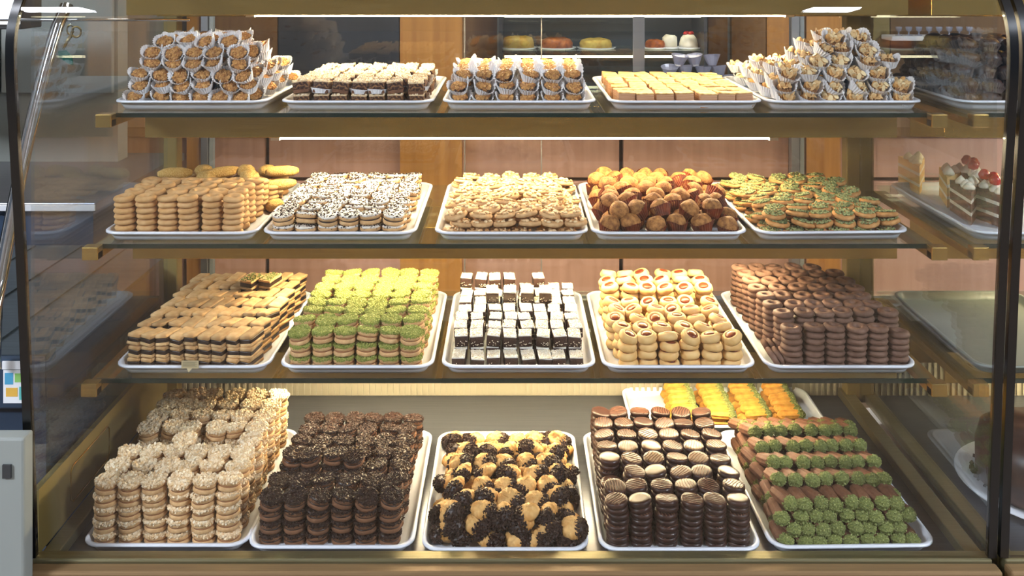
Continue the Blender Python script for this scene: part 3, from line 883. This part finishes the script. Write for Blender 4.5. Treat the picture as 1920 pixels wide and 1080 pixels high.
# ------------------------------------------------------------------ the room behind and around
def struct(name, lo, hi, m, rnd=0):
    o = link(name, G().box(lo, hi).mesh(name, m, False), None, None, 'structure')
    if rnd: bev(o, rnd)
    return o
struct('floor', (-5, -2.5, -.05), (5, 5.2, 0), M_floor)
struct('ceiling', (-5, -2.5, 3.0), (5, 5.2, 3.08), M_white)
struct('wall_back', (-5, 4.8, 0), (5, 4.9, 3.0), M_grey)

M_lamp = emit('cool_ceiling_lamp', (.86, .90, 1.0), 75)
M_fillw = emit('added_wide_fill', (.80, .88, 1.0), 150)  # unseen fill, added out of view to brighten the pastry fronts
M_fillb = emit('added_aisle_fill', (1.0, .93, .84), 40)  # fill added above the aisle to brighten the pink cabinets
for x0, x1, yc, hy, m_, lab in ((1.13, 1.31, .37, .11, M_lamp, 'small square ceiling light over the end of the case by the cream slices'),
                                (-1.89, -1.62, .37, .11, M_lamp, 'small ceiling light over the end of the case by the scissors'),
                                (-4.1, -3.0, -.9, .35, M_fillw, 'added wide fill light over the customer floor on the scissors side'),
                                (3.0, 4.1, -.9, .35, M_fillw, 'added wide fill light over the customer floor on the chocolate cake side'),
                                (-1.0, 1.0, 2.62, .12, M_fillb, 'added long fill light over the aisle between case and back counter')):
    t = thing('ceiling_light', lab, 'ceiling light', ((x0 + x1) / 2, yc, 2.999), 'ceiling lights')  # the wide ones and the aisle one are added fill, not known fixtures
    hw = (x1 - x0) / 2
    part('housing', G().box((-hw - .02, -hy - .02, -.03), (hw + .02, hy + .02, 0)), M_white, t)
    part('diffuser', G().box((-hw, -hy, -.036), (hw, hy, -.0301)), m_, t)

# ---- back counter: separate cabinet units under one worktop
YC = 3.15
for n_, (x0, x1, lb) in enumerate(((-2.60, -1.745, 'far end, behind the dark freezer case'), (-1.735, -.880, 'behind the ring cookie tray'), (-.870, .385, 'behind the middle trays, the widest unit'), (.395, .990, 'beside the grey post behind the brown cakes'), (1.15, 2.45, 'at the chocolate cake end'))):
    t = thing('counter_cabinet', 'pale pink wood counter cabinet ' + lb, 'cabinet', ((x0 + x1) / 2, YC, 0), 'counter cabinets')
    h = (x1 - x0) / 2
    part('carcass', G().box((-h, .022, .0), (h, .48, .90)), M_seam, t)
    bev(part('drawer', G().box((-h + .002, 0, .752), (h - .002, .021, .897)), M_pink, t), .003)
    bev(part('cabinet_door', G().box((-h + .002, 0, .09), (h - .002, .021, .738)), M_pink, t), .003)
wt = link('worktop', G().box((-2.6, YC - .02, .901), (2.45, YC + .5, .935)).mesh('worktop', M_brown, False), None, 'brown wood worktop running along the pink counter cabinets', None, 'worktop')

def tagged(name, g, m, label, cat, group=None, smooth=False):
    return link(name, g.mesh(name, m, smooth), None, label, None, cat, group)
# upright columns
for px0, px1, lab, m_, y in ((750, 866, 'wide honey wood column in the middle of the counter', M_orange, YC - .06),
                          (1512, 1576, 'narrow honey wood column behind the florentine tray', M_orange, YC - .06),
                          (350, 373, 'slim honey wood column behind the praline tray', M_orange, YC - .06)):
    yy = y
    tagged('wood_column', G().box((X(px0, yy), yy, 0), (X(px1, yy), yy + .055, 2.2)), m_, lab, 'column', 'wood columns')
for px0, px1, lab in ((1484, 1510, 'grey metal upright beside the narrow honey column'), (376, 398, 'grey metal upright beside the slim honey column')):
    yy = YC - .08
    p0, p1 = X(px0, yy), X(px1, yy)
    t = thing('metal_upright', lab, 'post', ((p0 + p1) / 2, yy, 0), 'metal uprights')
    h = (p1 - p0) / 2
    bev(part('channel', G().box((-h, 0, 0), (h * .2, .03, 2.2)), M_alu, t), .002)
    bev(part('cover_strip', G().box((h * .3, .008, 0), (h, .03, 2.2)), M_grey, t), .002)

# panels standing on the worktop, at the back of the counter
YP = 3.50
for px0, px1, m_, lab in ((150, 330, M_grey, 'pale grey tall cupboard front behind the hanging scissors'), (332, 400, M_dark, 'dark narrow panel behind the praline heap'),
                     (402, 520, M_brown, 'brown panel behind the almond end of the pralines'), (522, 748, M_dark, 'wide dark grey panel behind the nougat tray'),
                     (750, 932, M_brown, 'brown wood panel beside the cake fridge'), (1328, 1364, M_brown, 'brown panel strip on the far flank of the cake fridge'),
                     (1372, 1436, M_brown, 'brown panel behind the wafer tray end'), (1438, 1600, M_orange, 'honey wood panel behind the florentines'), (1602, 1668, M_golddull, 'olive panel behind the florentine peak'),
                     (1670, 2080, M_brown, 'broad brown panel behind the little glasses')):
    t = tagged('wall_panel', G().box((X(px0, YP), YP, .936), (X(px1, YP), YP + .03, 2.3)), m_, lab, 'panel', 'upright panels on the counter')
tagged('grey_partition', G().box((X(-260, 3.46), 3.46, .936), (X(148, 3.46), 3.49, 2.3)), M_grey, 'grey panelled partition at the far end of the counter', 'partition')

# cake fridge on the counter
x0, x1, y0, y1 = X(936, 3.36), X(1326, 3.36), 3.36, 3.62
t = thing('cake_fridge', 'lit glass cake fridge standing on the back counter', 'fridge', ((x0 + x1) / 2, y0, .936))
h = (x1 - x0) / 2
part('cabinet_back', G().box((-h, .24, 0), (h, .26, .75)), M_dark, t)
for s in (-1, 1):
    part('side_panel', G().box((-h if s < 0 else h - .012, 0, 0), (-h + .012 if s < 0 else h, .239, .75)), M_dark, t)
part('fridge_base', G().box((-h + .013, 0, 0), (h - .013, .239, .03)), M_dark, t)
pp = X(1186, y0) - (x0 + x1) / 2
bev(part('door_post', G().box((pp, -.012, 0), (pp + .045, -.001, .75)), M_alu, t), .003)
part('door_glass', G().box((-h + .014, -.0165, 0), (pp - .004, -.0125, .75)), M_side, t)
M_tube2 = emit('small_fridge_tube', (1, .86, .55), 5)
fz = [Z(93, 3.42) - .936, Z(18, 3.42) - .936, Z(150, 3.42) - .936]
for z in fz:
    part('fridge_shelf', G().box((-h + .0125, .012, z - .007), (h - .0125, .238, z)), M_pane, t)
    part('lit_strip', G().box((-h + .02, .02, z - .028), (h - .02, .030, z - .019)), M_tube2, t)
cx = (x0 + x1) / 2
M_yel = mat('yellow_sponge', '#e3c25a', '#c79a3c', rough=.7, scale=60, bump=.5, bscale=150)
M_ora = mat('orange_glaze', '#c7702e', '#8d4722', rough=.4, scale=60, bump=.4, bscale=150)
M_crm = mat('whipped_cream', '#f2ead6', '#e8dcbf', rough=.5, scale=40, var=.03)
M_berry = mat('red_berry', '#c62a1c', '#9a170f', rough=.25, scale=100, coat=.4)
def mound(w_, d_, h_, seed, fr=30, amp=.006):
    return G().lathe([(0, 0), (1, 0), (1.0, h_ * .5), (.92, h_ * .85), (.6, h_), (0, h_ * 1.02)], 30, ex=w_, ey=d_, fn=lambda p: p + noise.noise_vector(p * fr + Vector((seed, 0, 0))) * amp)
for n_, (px, w_, h_, m_, lab) in enumerate(((972, .060, .045, M_yel, 'yellow crumbed cake in the lit fridge, nearest the brown panel'), (1044, .062, .038, M_ora, 'orange glazed tart in the lit fridge'),
                                       (1118, .062, .036, M_yel, 'low golden tart in the lit fridge beside the door post'), (1228, .040, .032, M_ora, 'brown cake just past the fridge door post'),
                                       (1256, .030, .050, M_crm, 'cream cake with peaked top in the lit fridge'))):
    zz = Z(93, 3.42) + .0005
    q = thing('fridge_cake', lab, 'cake', (X(px, 3.46), 3.46, zz), 'cakes in the lit fridge')
    part('plate', G().lathe([(0, 0), (w_ * 1.1, 0), (w_ * 1.25, .006), (w_ * 1.2, .007), (w_ * 1.05, .003), (0, .003)], 30), M_tray, q, smooth=True)
    part('cake_body', mound(w_, w_ * .9, h_, n_).__class__().add([(v[0], v[1], v[2] + .0035) for v in mound(w_, w_ * .9, h_, n_).v], mound(w_, w_ * .9, h_, n_).f), m_, q, smooth=True)
q = thing('fridge_cake', 'domed cream cake topped with red berries', 'cake', (X(1291, 3.46), 3.46, Z(93, 3.42) + .0005), 'cakes in the lit fridge')
part('plate', G().lathe([(0, 0), (.046, 0), (.052, .006), (.050, .007), (.044, .003), (0, .003)], 30), M_tray, q, smooth=True)
part('cream_dome', G().lathe([(0, .0035), (.038, .0035), (.036, .02), (.030, .042), (.020, .054), (0, .058)], 26), M_crm, q, 'pale yellow cream dome', smooth=True)
for k in range(4):
    part('berry', G().lathe([(0, 0), (.008, .003), (.009, .008), (.004, .014), (0, .015)], 12, at=((k - 1.5) * .009, -.006 + .01 * (k % 2), .053)), M_berry, q, 'red berry', smooth=True)
for n_, px in enumerate((975, 1050, 1125)):
    q = thing('fridge_cake', ('brown cake', 'wide brown cake', 'small brown cake')[n_] + ' on the upper fridge shelf, ' + ('nearest the brown panel', 'between two others', 'nearest the door post')[n_], 'cake', (X(px, 3.46), 3.46, Z(18, 3.42) + .0005), 'cakes in the lit fridge')
    part('plate', G().lathe([(0, 0), (.065, 0), (.070, .006), (.068, .007), (.060, .003), (0, .003)], 30), M_tray, q, smooth=True)
    g = mound(.055, .05, .03, n_ + 9); g.v = [(a, b, c + .0035) for a, b, c in g.v]
    part('cake_body', g, M_ora, q, smooth=True)

# heap of clear bowls on the counter
M_clear = mat('clear_bowl_glass', '#c9cbe0', rough=.08, spec=.8, var=0, coat=.6)
M_clear.node_tree.nodes['Principled BSDF'].inputs['Transmission Weight'].default_value = .55
M_clear.node_tree.nodes['Principled BSDF'].inputs['IOR'].default_value = 1.2
bowl = []
for k in range(2):
    g = G().lathe([(0, 0), (.014, 0), (.016, .004), (.020, .012), (.028, .030), (.033, .040), (.0315, .0402), (.0265, .031), (.0185, .0135), (.014, .006), (0, .005)], 12, fn=rough(.0006, 40, k))
    bowl.append(g.mesh('glass_bowl', M_clear, False))
bi = 0
for k, (n_, xa) in enumerate(((6, 1196), (6, 1205), (6, 1212), (5, 1228), (4, 1245), (3, 1262))):
    for c in range(n_):
        for r_ in range(2 if k < 4 else 1):
            yy = 3.24 + r_ * .065
            o = link('glass_bowl', bowl[(c + k) % 2], None, f'clear glass bowl in the sparkling heap, {ORD[k]} layer, {ORD[c]} from left, {("front", "back")[r_]} line', None, 'bowl', 'clear glass bowls behind the wafers')
            o.location = (X(xa, yy) + c * .062 + .02, yy + .005 * (c % 2), .936 + k * .041)
            o.rotation_euler = (R.uniform(-.25, .25) * (k > 0), R.uniform(-.25, .25) * (k > 0), R.uniform(0, 3)); bi += 1
tagged('glass_tray', G().rbox((X(1185, 3.2), 3.19, .9355), (X(1395, 3.2), 3.34, .9362), .0003), M_steel, 'thin steel tray under the heap of clear bowls', 'tray')

# little glasses on a white shelf
yy = 3.40
tagged('wall_shelf', G().rbox((X(1672, yy), yy, Z(77, yy)), (X(1850, yy), yy + .098, Z(68, yy)), .003), M_white, 'short white wall shelf behind the dark pastry heap', 'shelf')
gg = G().lathe([(0, 0), (.013, 0), (.013, .002), (.003, .004), (.003, .014), (.010, .020), (.013, .034), (.0122, .034), (.009, .021), (0, .017)], 14).mesh('stem_glass', M_clear, True)
for k in range(8):
    o = link('stem_glass', gg, None, f'{ORD[k]} from left of the small stem glasses on the white shelf', None, 'glass', 'stem glasses on the white shelf')
    o.location = (X(1686 + 19 * k, yy + .03), yy + .035, Z(68, yy) + .0003)

# ------------------------------------------------------------------ the display case (two bays; the second only starts in the picture)
PROF = [(1.527, .480), (1.519, .62), (1.507, .80), (1.494, .98), (1.480, 1.13), (1.468, 1.25), (1.461, 1.33), (1.461, 1.375), (1.4665, 1.405), (1.481, 1.437), (1.505, 1.468), (1.545, 1.500), (1.60, 1.528), (1.68, 1.552), (1.80, 1.570)]
def smooth_prof(P, k=3):
    out = []
    for i in range(len(P) - 1):
        p0, p1, p2, p3 = P[max(i - 1, 0)], P[i], P[i + 1], P[min(i + 2, len(P) - 1)]
        for j in range(k):
            t = j / k
            out.append(tuple(.5 * ((2 * p1[a]) + (-p0[a] + p2[a]) * t + (2 * p0[a] - 5 * p1[a] + 4 * p2[a] - p3[a]) * t * t + (-p0[a] + 3 * p1[a] - 3 * p2[a] + p3[a]) * t ** 3) for a in (0, 1)))
    out.append(P[-1]); return out
PR = smooth_prof(PROF)

def bay(xa, xb, label, first):
    """one bay of the case between x = xa and xb"""
    t = thing('display_case', label, 'display case', ((xa + xb) / 2, 1.55, 0), 'display case bays')
    ox, oy = -(xa + xb) / 2, -1.55
    def B(lo, hi): return G().box((lo[0] + ox, lo[1] + oy, lo[2]), (hi[0] + ox, hi[1] + oy, hi[2]))
    part('deck', B((xa + .012, 1.5495, .440), (xb - .012, 2.170, .449)), M_steel, t, 'satin steel deck')
    bev(part('front_sill', B((xa, 1.524, .380), (xb, 1.549, .4785)), M_sill, t, 'pale bronze sill'), .003)
    bev(part('sill_lip', B((xa - .004, 1.498, .452), (xb + .004, 1.5235, .474)), M_sillb, t, 'brown lip along the front'), .004)
    part('plinth', B((xa, 1.5235, 0), (xb, 2.25, .379)), M_white, t)
    for s in (0, 1):
        x = xa + .0005 if s == 0 else xb - .0305
        bev(part('deck_rail', B((x, 1.5495, .4495), (x + .030, 2.169, .4700)), M_sill, t), .002)
    g = B((xa, 2.1705, .440), (xb, 2.182, .600)); n = int((xb - xa) / .0145)
    for i in range(n):
        x = xa + .01 + i * .0145 + ox
        g.box((x, 2.1655 + oy, .452), (x + .006, 2.1704 + oy, .590))
    part('air_grille', g, mat('grille_beige', '#a9a18c', rough=.4, var=0), t, 'ribbed air grille')
    bev(part('rear_rail', B((xa, 2.166, .601), (xb, 2.19, .688)), M_alu, t), .003)
    part('worktop_panel', B((xa - .01, 1.80, 1.4705), (xb + .01, 2.26, 1.50)), M_golddull, t)
    gl = G().sheet([(y + oy, z) for y, z in PR], xa + .008 + ox, xb - .008 + ox, -.006)
    part('front_glass', gl, M_front, t, 'curved clear front pane', smooth=True)
    for s in (0, 1):
        x = xa + ox if s == 0 else xb + ox
        part('glass_edge_seal', G().sheet([(y + oy - .0015, z) for y, z in PR], x - .008 if s == 0 else x - .0065, x + .0065 if s == 0 else x + .008, -.010), [M_black], t, 'black seal along the pane edge', smooth=True)
    # sliding glass doors at the rear
    m = (xa + xb) / 2 + .0
    part('sliding_door', B((xa + .01, 2.196, .69), (X(1014, 2.2) if first else m, 2.201, 1.469)), M_front, t, 'clear rear sliding door')
    part('sliding_door', B((X(870, 2.2) if first else m - .1, 2.206, .69), (xb - .01, 2.211, 1.469)), M_front, t, 'clear rear sliding door')
    for q in ([X(1014, 2.2), X(870, 2.2)] if first else []):
        part('door_edge', B((q, 2.2015, .69), (q + .003, 2.2055, 1.469)), M_alu, t)
    for s in (0, 1):
        x = xa - .012 if s == 0 else xb - .022
        bev(part('corner_post', B((x, 2.13, .45), (x + .034, 2.165, 1.4695)), M_golddull, t), .003)
    return t, B
caseA, BA = bay(-.83, .83, 'curved glass pastry case holding five trays on each level', True)
part('side_glass', BA((-.8365, 1.535, .585), (-.8305, 2.128, 1.46)), M_side, caseA, 'clear glass end wall')
part('side_glass', BA((.8375, 1.535, .4505), (.8435, 2.128, 1.46)), M_side, caseA, 'clear glass partition')
g = BA((-.842, 1.5495, .4705), (-.8305, 2.128, .5845))
part('end_panel', g, M_golddull, caseA, 'gold panel below the end glass')
g = G()
rr = [(1.66, .50), (1.66, .552), (1.668, .560), (1.81, .560), (1.818, .552), (1.818, .50), (1.81, .492), (1.668, .492), (1.66, .50)]
g.tube([(-.8295, y - 1.55, z) for y, z in rr], .0014, 6)
part('embossed_outline', g, M_gold, caseA)
caseB, BB = bay(.852, 2.00, 'neighbouring pastry case bay with cream slices and a chocolate cake', False)

def hood(L, a, b, zlip, t0, t1, zt_):
    bev(part('canopy', G().box((a, 0, zlip), (b, .003, -.0005)), M_gold, L, 'champagne gold light shield'), .001)
    part('reflector', G().box((a, .0035, -.0035), (b, .158, -.0005)).box((a, .158, zt_ - .0100), (b, .160, -.0005)), M_gold, L)
    part('lamp_tube', G().tube([(t0, .120, zt_), (t1, .120, zt_)], .0080, 12), M_tube, L, 'lit fluorescent tube', smooth=True)
    for x, d in ((t0, -1), (t1, 1)):
        lo, hi = min(x + d * .0005, x + d * .02), max(x + d * .0005, x + d * .02)
        part('tube_socket', G().box((lo, .108, zt_ - .009), (hi, .132, -.0036)), M_white, L)

def shelf(xa, xb, zt, name_label, lamp_label, tube=(-.51, .565), first=True):
    t = thing('glass_shelf', name_label, 'shelf', ((xa + xb) / 2, 1.69, zt), 'glass shelves')
    ox = -(xa + xb) / 2
    part('pane', G().box((xa + ox + .004, .0035, -.008), (xb + ox - .004, .46, 0)), M_pane, t, 'clear glass pane')
    bev(part('polished_edge', G().box((xa + ox + .004, -.0005, -.0082), (xb + ox - .004, .0034, .0002)), M_edge, t, 'dark green polished edge'), .0008)
    for s in (0, 1):
        a = xa - .014 if s == 0 else xb - .016
        bk = G()
        bk.box((a + ox, -.022, -.0235), (a + ox + .030, .44, -.0085))
        bk.box((a + ox, -.024, -.0235), (a + ox + .030, -.0015, .0015))
        bev(part('bracket', bk, M_gold, t, 'champagne gold bracket'), .0015)
    L = thing('shelf_light', lamp_label, 'light', ((xa + xb) / 2, 1.83, zt - .0085), 'lights under the shelves')
    hood(L, xa + .012 + ox, xb - .010 + ox, -.0655, tube[0] + ox, tube[1] + ox, -.0835)
shelf(X(203, 1.69), X(1752, 1.69), Z1, 'glass shelf nearest the top, holding pralines and florentines', 'lit tube behind a gold shield under the topmost glass shelf')
shelf(X(178, 1.69), X(1752, 1.69), Z2, 'glass shelf holding ring cookies, peanut cookies and small cakes', 'lit tube behind a gold shield under the middle glass shelf')
shelf(X(176, 1.69), X(1752, 1.69), Z3, 'glass shelf just above the deck, holding brownies and thumbprints', 'lit tube behind a gold shield just above the deck trays')
for zt, nm in ((Z1, 'topmost'), (Z2, 'middle'), (Z3, 'lowest')):
    shelf(.885, 1.96, zt, f'{nm} glass shelf of the neighbouring bay', f'lit tube under the {nm} shelf of the neighbouring bay', tube=(1.20, 1.65), first=False)
for xa, xb, tb, lb in ((-.80, .822, (-.565, .60), 'lit tube behind a gold shield above the top trays'), (.87, 1.98, (1.2, 1.65), 'lit tube above the dark pastries of the neighbouring bay')):
    L = thing('shelf_light', lb, 'light', ((xa + xb) / 2, 1.83, 1.470), 'lights under the shelves')
    ox = -(xa + xb) / 2
    hood(L, xa + ox, xb + ox, -.0680, tb[0] + ox, tb[1] + ox, -.0690)

# price tag on the shortbread tray
t = thing('price_tag', 'small beige paper tag on the rim of the shortbread tray', 'tag', (X(356, 1.695), 1.6965, Z3 + .0212))
part('card', G().box((-.0165, -.0008, -.0035), (.0165, -.0002, .0115)).add([(-.006, -.0008, -.0035), (.004, -.0008, -.0035), (-.002, -.0035, -.0105), (-.006, -.0006, -.0034), (.004, -.0006, -.0034), (-.002, -.0030, -.0105)], [(0, 2, 1), (3, 4, 5), (0, 1, 4, 3), (1, 2, 5, 4), (2, 0, 3, 5)]), mat('beige_card', '#c9b78d', rough=.7, var=0), t)
g = G()
for i in range(5): g.box((-.014, -.0011, .0005 + i * .002), (.014 - (i % 2) * .004, -.00085, .0012 + i * .002))
part('print_lines', g, mat('grey_print', '#7f775f', rough=.8, var=0), t)

# ---- next bay: dark pastries, cream slices, an empty tray, a chocolate cake
def dfill(rn, k):
    g = G().lathe([(0, .001), (.014, .001), (.019, .010), (.019, .019), (.013, .026), (0, .028)], 20, fn=rough(.002, 70, k))
    return g, [M_brownie], True, 'chocolate_cake'
cup_kind('darktruffle', 'chocolate_cake_in_cup', 'cake', dfill, mat('grey_brown_paper', '#6f625a', '#574a44', rough=.6, scale=40), .0150, .0215, .0150, .003, nv=3)
T = Tray('tray heaped with dark chocolate cakes in the neighbouring bay, top shelf', 1800, 1.715, Z1)
rest0 = len(ITEMS)
for k, (ua, ub, va, nr) in enumerate(((.03, .26, .03, 8), (.03, .26, .035, 7), (.035, .25, .05, 6), (.04, .25, .07, 5), (.06, .22, .09, 4))):
    for r in range(nr):
        for c in range(int((ub - ua) / .044) + 1):
            p = T.P(ua + c * .044 + R.uniform(-.004, .004) + .008 * (k % 2), va + r * .045 + R.uniform(-.003, .003), k * .0255 + .002)
            if X(1935, p[1]) < p[0]: continue
            put('darktruffle', p, R.uniform(-3, 3), R.uniform(-.25, .35), R.uniform(-.2, .2), 1, f'dark chocolate cake in cup, {ORD[k]} layer, {ORD[r]} row, {ORD[c]} from left', 'dark chocolate cakes in the next bay')
for it in ITEMS[rest0:]:
    kind, m, label, group, var = it
    o = thing(KINDS[kind][0], label, KINDS[kind][1], group=group); o.matrix_world = m
    for pn, me, pl in KINDS[kind][2][var]: link(pn, me, o, pl)

T = Tray('tray of cream slices in the neighbouring bay, middle shelf', 1828, 1.70, Z2)
def wedge(seed):
    g = []
    a = .52; r = .115
    for z0, z1 in ((0, .018), (.018, .025), (.025, .043), (.043, .050), (.050, .066)):
        v = []
        for z in (z0, z1):
            v += [(0, 0, z)] + [(r * math.cos(-a / 2 + a * i / 6), r * math.sin(-a / 2 + a * i / 6), z) for i in range(7)]
        f = [tuple(range(8))[::-1], tuple(range(8, 16))] + [(i, (i + 1) % 8, 8 + (i + 1) % 8, 8 + i) for i in range(8)]
        g.append(G().add(v, f))
    return g
for n_, (u, v, rz, fruit) in enumerate(((.045, .10, 1.2, 0), (.06, .23, 1.0, 0), (.05, .34, 1.3, 0), (.10, .06, 1.5, 1), (.12, .20, 1.35, 1))):
    p = T.P(u, v, .0005)
    lab = ('cream slice nearest the tray front', 'cream slice in the middle of its tray', 'cream slice at the back of its tray', 'fruit-topped dark slice by the tray front', 'fruit-topped dark slice behind another fruit slice')[n_]
    t = thing('cake_slice', lab + ', neighbouring bay', 'cake', p, 'cream slices in the neighbouring bay', rz)
    w5 = wedge(n_)
    for i, q in enumerate(w5):
        part('sponge_layer' if i % 2 == 0 else 'cream_layer', q, (M_chocring if i % 2 == 0 else M_crm) if fruit or n_ == 0 else (M_thumb if i % 2 == 0 else M_crm), t)
    for i in range(5):
        part('cream_rosette', G().lathe([(0, 0), (.011, 0), (.012, .004), (.007, .011), (0, .018)], 16, at=(.035 + i * .016, (i % 2 - .5) * .014 * i / 2, .0661), fn=lambda q: q + noise.noise_vector(q * 120) * .0012), M_crm, t, smooth=True)
    if fruit:
        for i in range(3):
            part('strawberry', G().lathe([(0, 0), (.010, .004), (.0125, .012), (.006, .022), (0, .024)], 14, at=(.05 + i * .024, .004 * (-1) ** i, .0785)), M_berry, t, 'red strawberry', smooth=True)
Te = Tray('empty grey tray in the neighbouring bay, lowest shelf', 1835, 1.70, Z3, group='trays of the neighbouring bay')
Te.obj.data.materials[0] = mat('dull_grey_plastic', '#7f8376', rough=.3, spec=.5, var=0)
t = thing('chocolate_cake', 'round chocolate cake on a white plate at the picture edge', 'cake', (1.075, 1.78, .4495))
part('plate', G().lathe([(0, 0), (.13, 0), (.165, .014), (.163, .016), (.128, .004), (0, .004)], 48), M_tray, t, smooth=True)
part('cake_body', G().lathe([(0, .0045), (.118, .0045), (.126, .012), (.127, .07), (.118, .105), (.09, .122), (.04, .128), (0, .129)], 60, fn=lambda p: p + noise.noise_vector(p * 26) * .006), M_glaze, t, 'rough chocolate glaze', smooth=True)
part('chocolate_curls', topping(.125, .020, 10, .010, random.Random(3), edge=70), M_sprk, t, 'chocolate curls round the foot')

# ------------------------------------------------------------------ to the left of the case: dark freezer case, steel counter, hanging scissors
t = thing('freezer_case', 'dark blue-grey freezer case standing beside the pastry case', 'freezer', (-1.2, 1.60, 0))
part('cabinet_body', G().box((-.75, .02, .0), (.345, .66, .78)), M_navy, t)
g = G()
g.box((-.75, .021, .7805), (.345, .66, .79))
for i in range(9): g.box((-.74 + i * .12, .03, .79), (-.734 + i * .12, .65, .794))
part('slatted_deck', g, mat('slatted_steel', '#566068', '#4a535b', rough=.35, metal=.6, scale=5, var=0, stretch=(1, 30, 1)), t, 'slatted steel deck')
bev(part('front_rail', G().box((-.75, 0, .70), (.345, .0195, .79)), M_navy, t), .004)
pts = []
for i in range(15):
    u = i / 14
    px = 128 - 128 * u ** .75 - 6 * u; py = 8 + 560 * u
    Y_ = 1.86 - .30 * u
    pts.append((X(px, Y_) + 1.2, Y_ - 1.60, Z(py, Y_)))
pts += [(pts[-1][0] - .004, pts[-1][1], .791)]
part('curved_glass_frame', G().tube(pts, .0105, 10), M_chrome, t, 'curved chrome frame', smooth=True)
pts2 = [(a - .016, b + .012, c) for a, b, c in pts]
part('frame_seal', G().tube(pts2, .006, 8), M_black, t, 'black seal behind the frame', smooth=True)
t = thing('steel_counter', 'steel counter with a pale shining edge behind the freezer case', 'counter', (-1.75, 2.32, 0))
part('body', G().box((-.8, .02, 0), (.64, .6, .86)), M_navy, t)
bev(part('counter_top', G().box((-.8, -.01, .8605), (.66, .62, .885)), M_steel, t), .003)
part('edge_strip', G().box((-.8, -.016, .866), (.66, -.0105, .880)), M_white, t, 'white edge strip')
t = thing('grey_cupboard', 'pale grey cupboard with a narrow joint, behind the hanging scissors', 'cupboard', (-1.65, 2.45, .8855))
part('carcass', G().box((-.95, .35, .0), (.40, .42, .95)), M_grey, t)
for a, b in ((-.94, -.36), (-.35, .03), (.04, .39)):
    bev(part('cupboard_door', G().box((a, .33, .22), (b, .349, .94)), M_grey, t), .003)
t = thing('scissors', 'scissors with a green cloth tied on, hanging by the case end', 'scissors', (X(132, 1.95), 1.95, Z(48, 1.95)))
M_brass = mat('aged_brass', '#8d7a4c', rough=.35, metal=.8, var=0)
k = 1.95 / FPX
g = G().tube([(11 * k + 9 * k * math.cos(a), 0, -12 * k + 10 * k * math.sin(a)) for a in [i * 2 * PI / 16 for i in range(17)]], .0022, 8)
g.tube([(3 * k, 0, -18 * k), (-6 * k, .001, -30 * k), (-13 * k, .001, -46 * k)], [.0028, .003, .001], 8)
part('blade', g, M_brass, t, 'ringed handle and blade', smooth=True)
g = G().tube([(-2 * k + 6 * k * math.cos(a), .004, -8 * k + 9 * k * math.sin(a)) for a in [i * 2 * PI / 16 for i in range(17)]], .0020, 8)
g.tube([(-1 * k, .004, -17 * k), (-8 * k, .003, -30 * k), (-16 * k, .003, -44 * k)], [.0028, .003, .001], 8)
part('second_blade', g, M_brass, t, 'second handle and blade', smooth=True)
g = G().add([(-22 * k, -.003, -48 * k), (-8 * k, -.003, -46 * k), (3 * k, -.003, -58 * k), (5 * k, -.003, -74 * k), (-4 * k, -.003, -70 * k), (-20 * k, -.003, -60 * k)] +
            [(-22 * k, .002, -48 * k), (-8 * k, .002, -46 * k), (3 * k, .002, -58 * k), (5 * k, .002, -74 * k), (-4 * k, .002, -70 * k), (-20 * k, .002, -60 * k)],
            [(0, 5, 4, 3, 2, 1), (6, 7, 8, 9, 10, 11)] + [(i, (i + 1) % 6, 6 + (i + 1) % 6, 6 + i) for i in range(6)])
part('cloth_tag', g, mat('green_cloth', '#14594b', rough=.8, var=0), t, 'dark green cloth')
t = thing('hook_rail', 'thin metal rail the scissors hang from', 'rail', (X(132, 1.95), 1.95, Z(48, 1.95)))
part('rail', G().tube([(-.30, .010, .012), (.26, .010, .012)], .003, 8), M_chrome, t, smooth=True)
part('hook', G().tube([(0, .010, .012), (0, -.002, .008), (.003, -.003, .0), (.004, .004, -.002)], .0016, 6), M_chrome, t, smooth=True)
t = thing('end_post', 'pale grey post beside the sill at the lower corner', 'post', (X(20, 1.47), 1.47, 0))
bev(part('post', G().box((-.045, 0, 0), (.022, .03, Z(822, 1.47))), M_grey, t), .004)
part('latch', G().box((-.012, -.004, Z(895, 1.47)), (.002, -.0005, Z(870, 1.47))), M_dark, t, 'dark latch')

M_sign = emit('white_lit_panel', (.95, .97, 1.0), 1.6)
t = thing('light_box', 'white lit box at the upper corner beyond the chrome frame', 'light box', (-1.6, 2.0, 1.372))
bev(part('housing', G().box((-.5, .011, -.012), (.482, .10, .2)), M_dark, t), .003)
part('lit_face', G().box((-.495, .002, 0), (.48, .0105, .19)), M_sign, t)
t = thing('leaflet', 'pale leaflet with green, blue and orange patches on the freezer front', 'leaflet', (X(26, 1.597), 1.5995, .712))
part('sheet', G().box((-.020, -.0012, 0), (.022, -.0004, .060)), M_white, t)
for k_, (a, b, c, d, col) in enumerate(((-.017, -.002, .034, .055, '#4f9fc4'), (.001, .018, .038, .054, '#8ec06a'), (-.015, .006, .012, .028, '#e0b050'), (.009, .019, .006, .030, '#5fb5b0'))):
    part('printed_patch', G().box((a, -.0017, c), (b, -.0013, d)), mat('print_' + str(k_), col, rough=.5, var=0), t)
link('label_strip', G().box((X(4, 1.597), 1.5965, .744 + .030), (X(46, 1.597), 1.5992, .744 + .044)).mesh('label_strip', M_white, False), None, 'bright white strip above the leaflet on the freezer front', None, 'label')
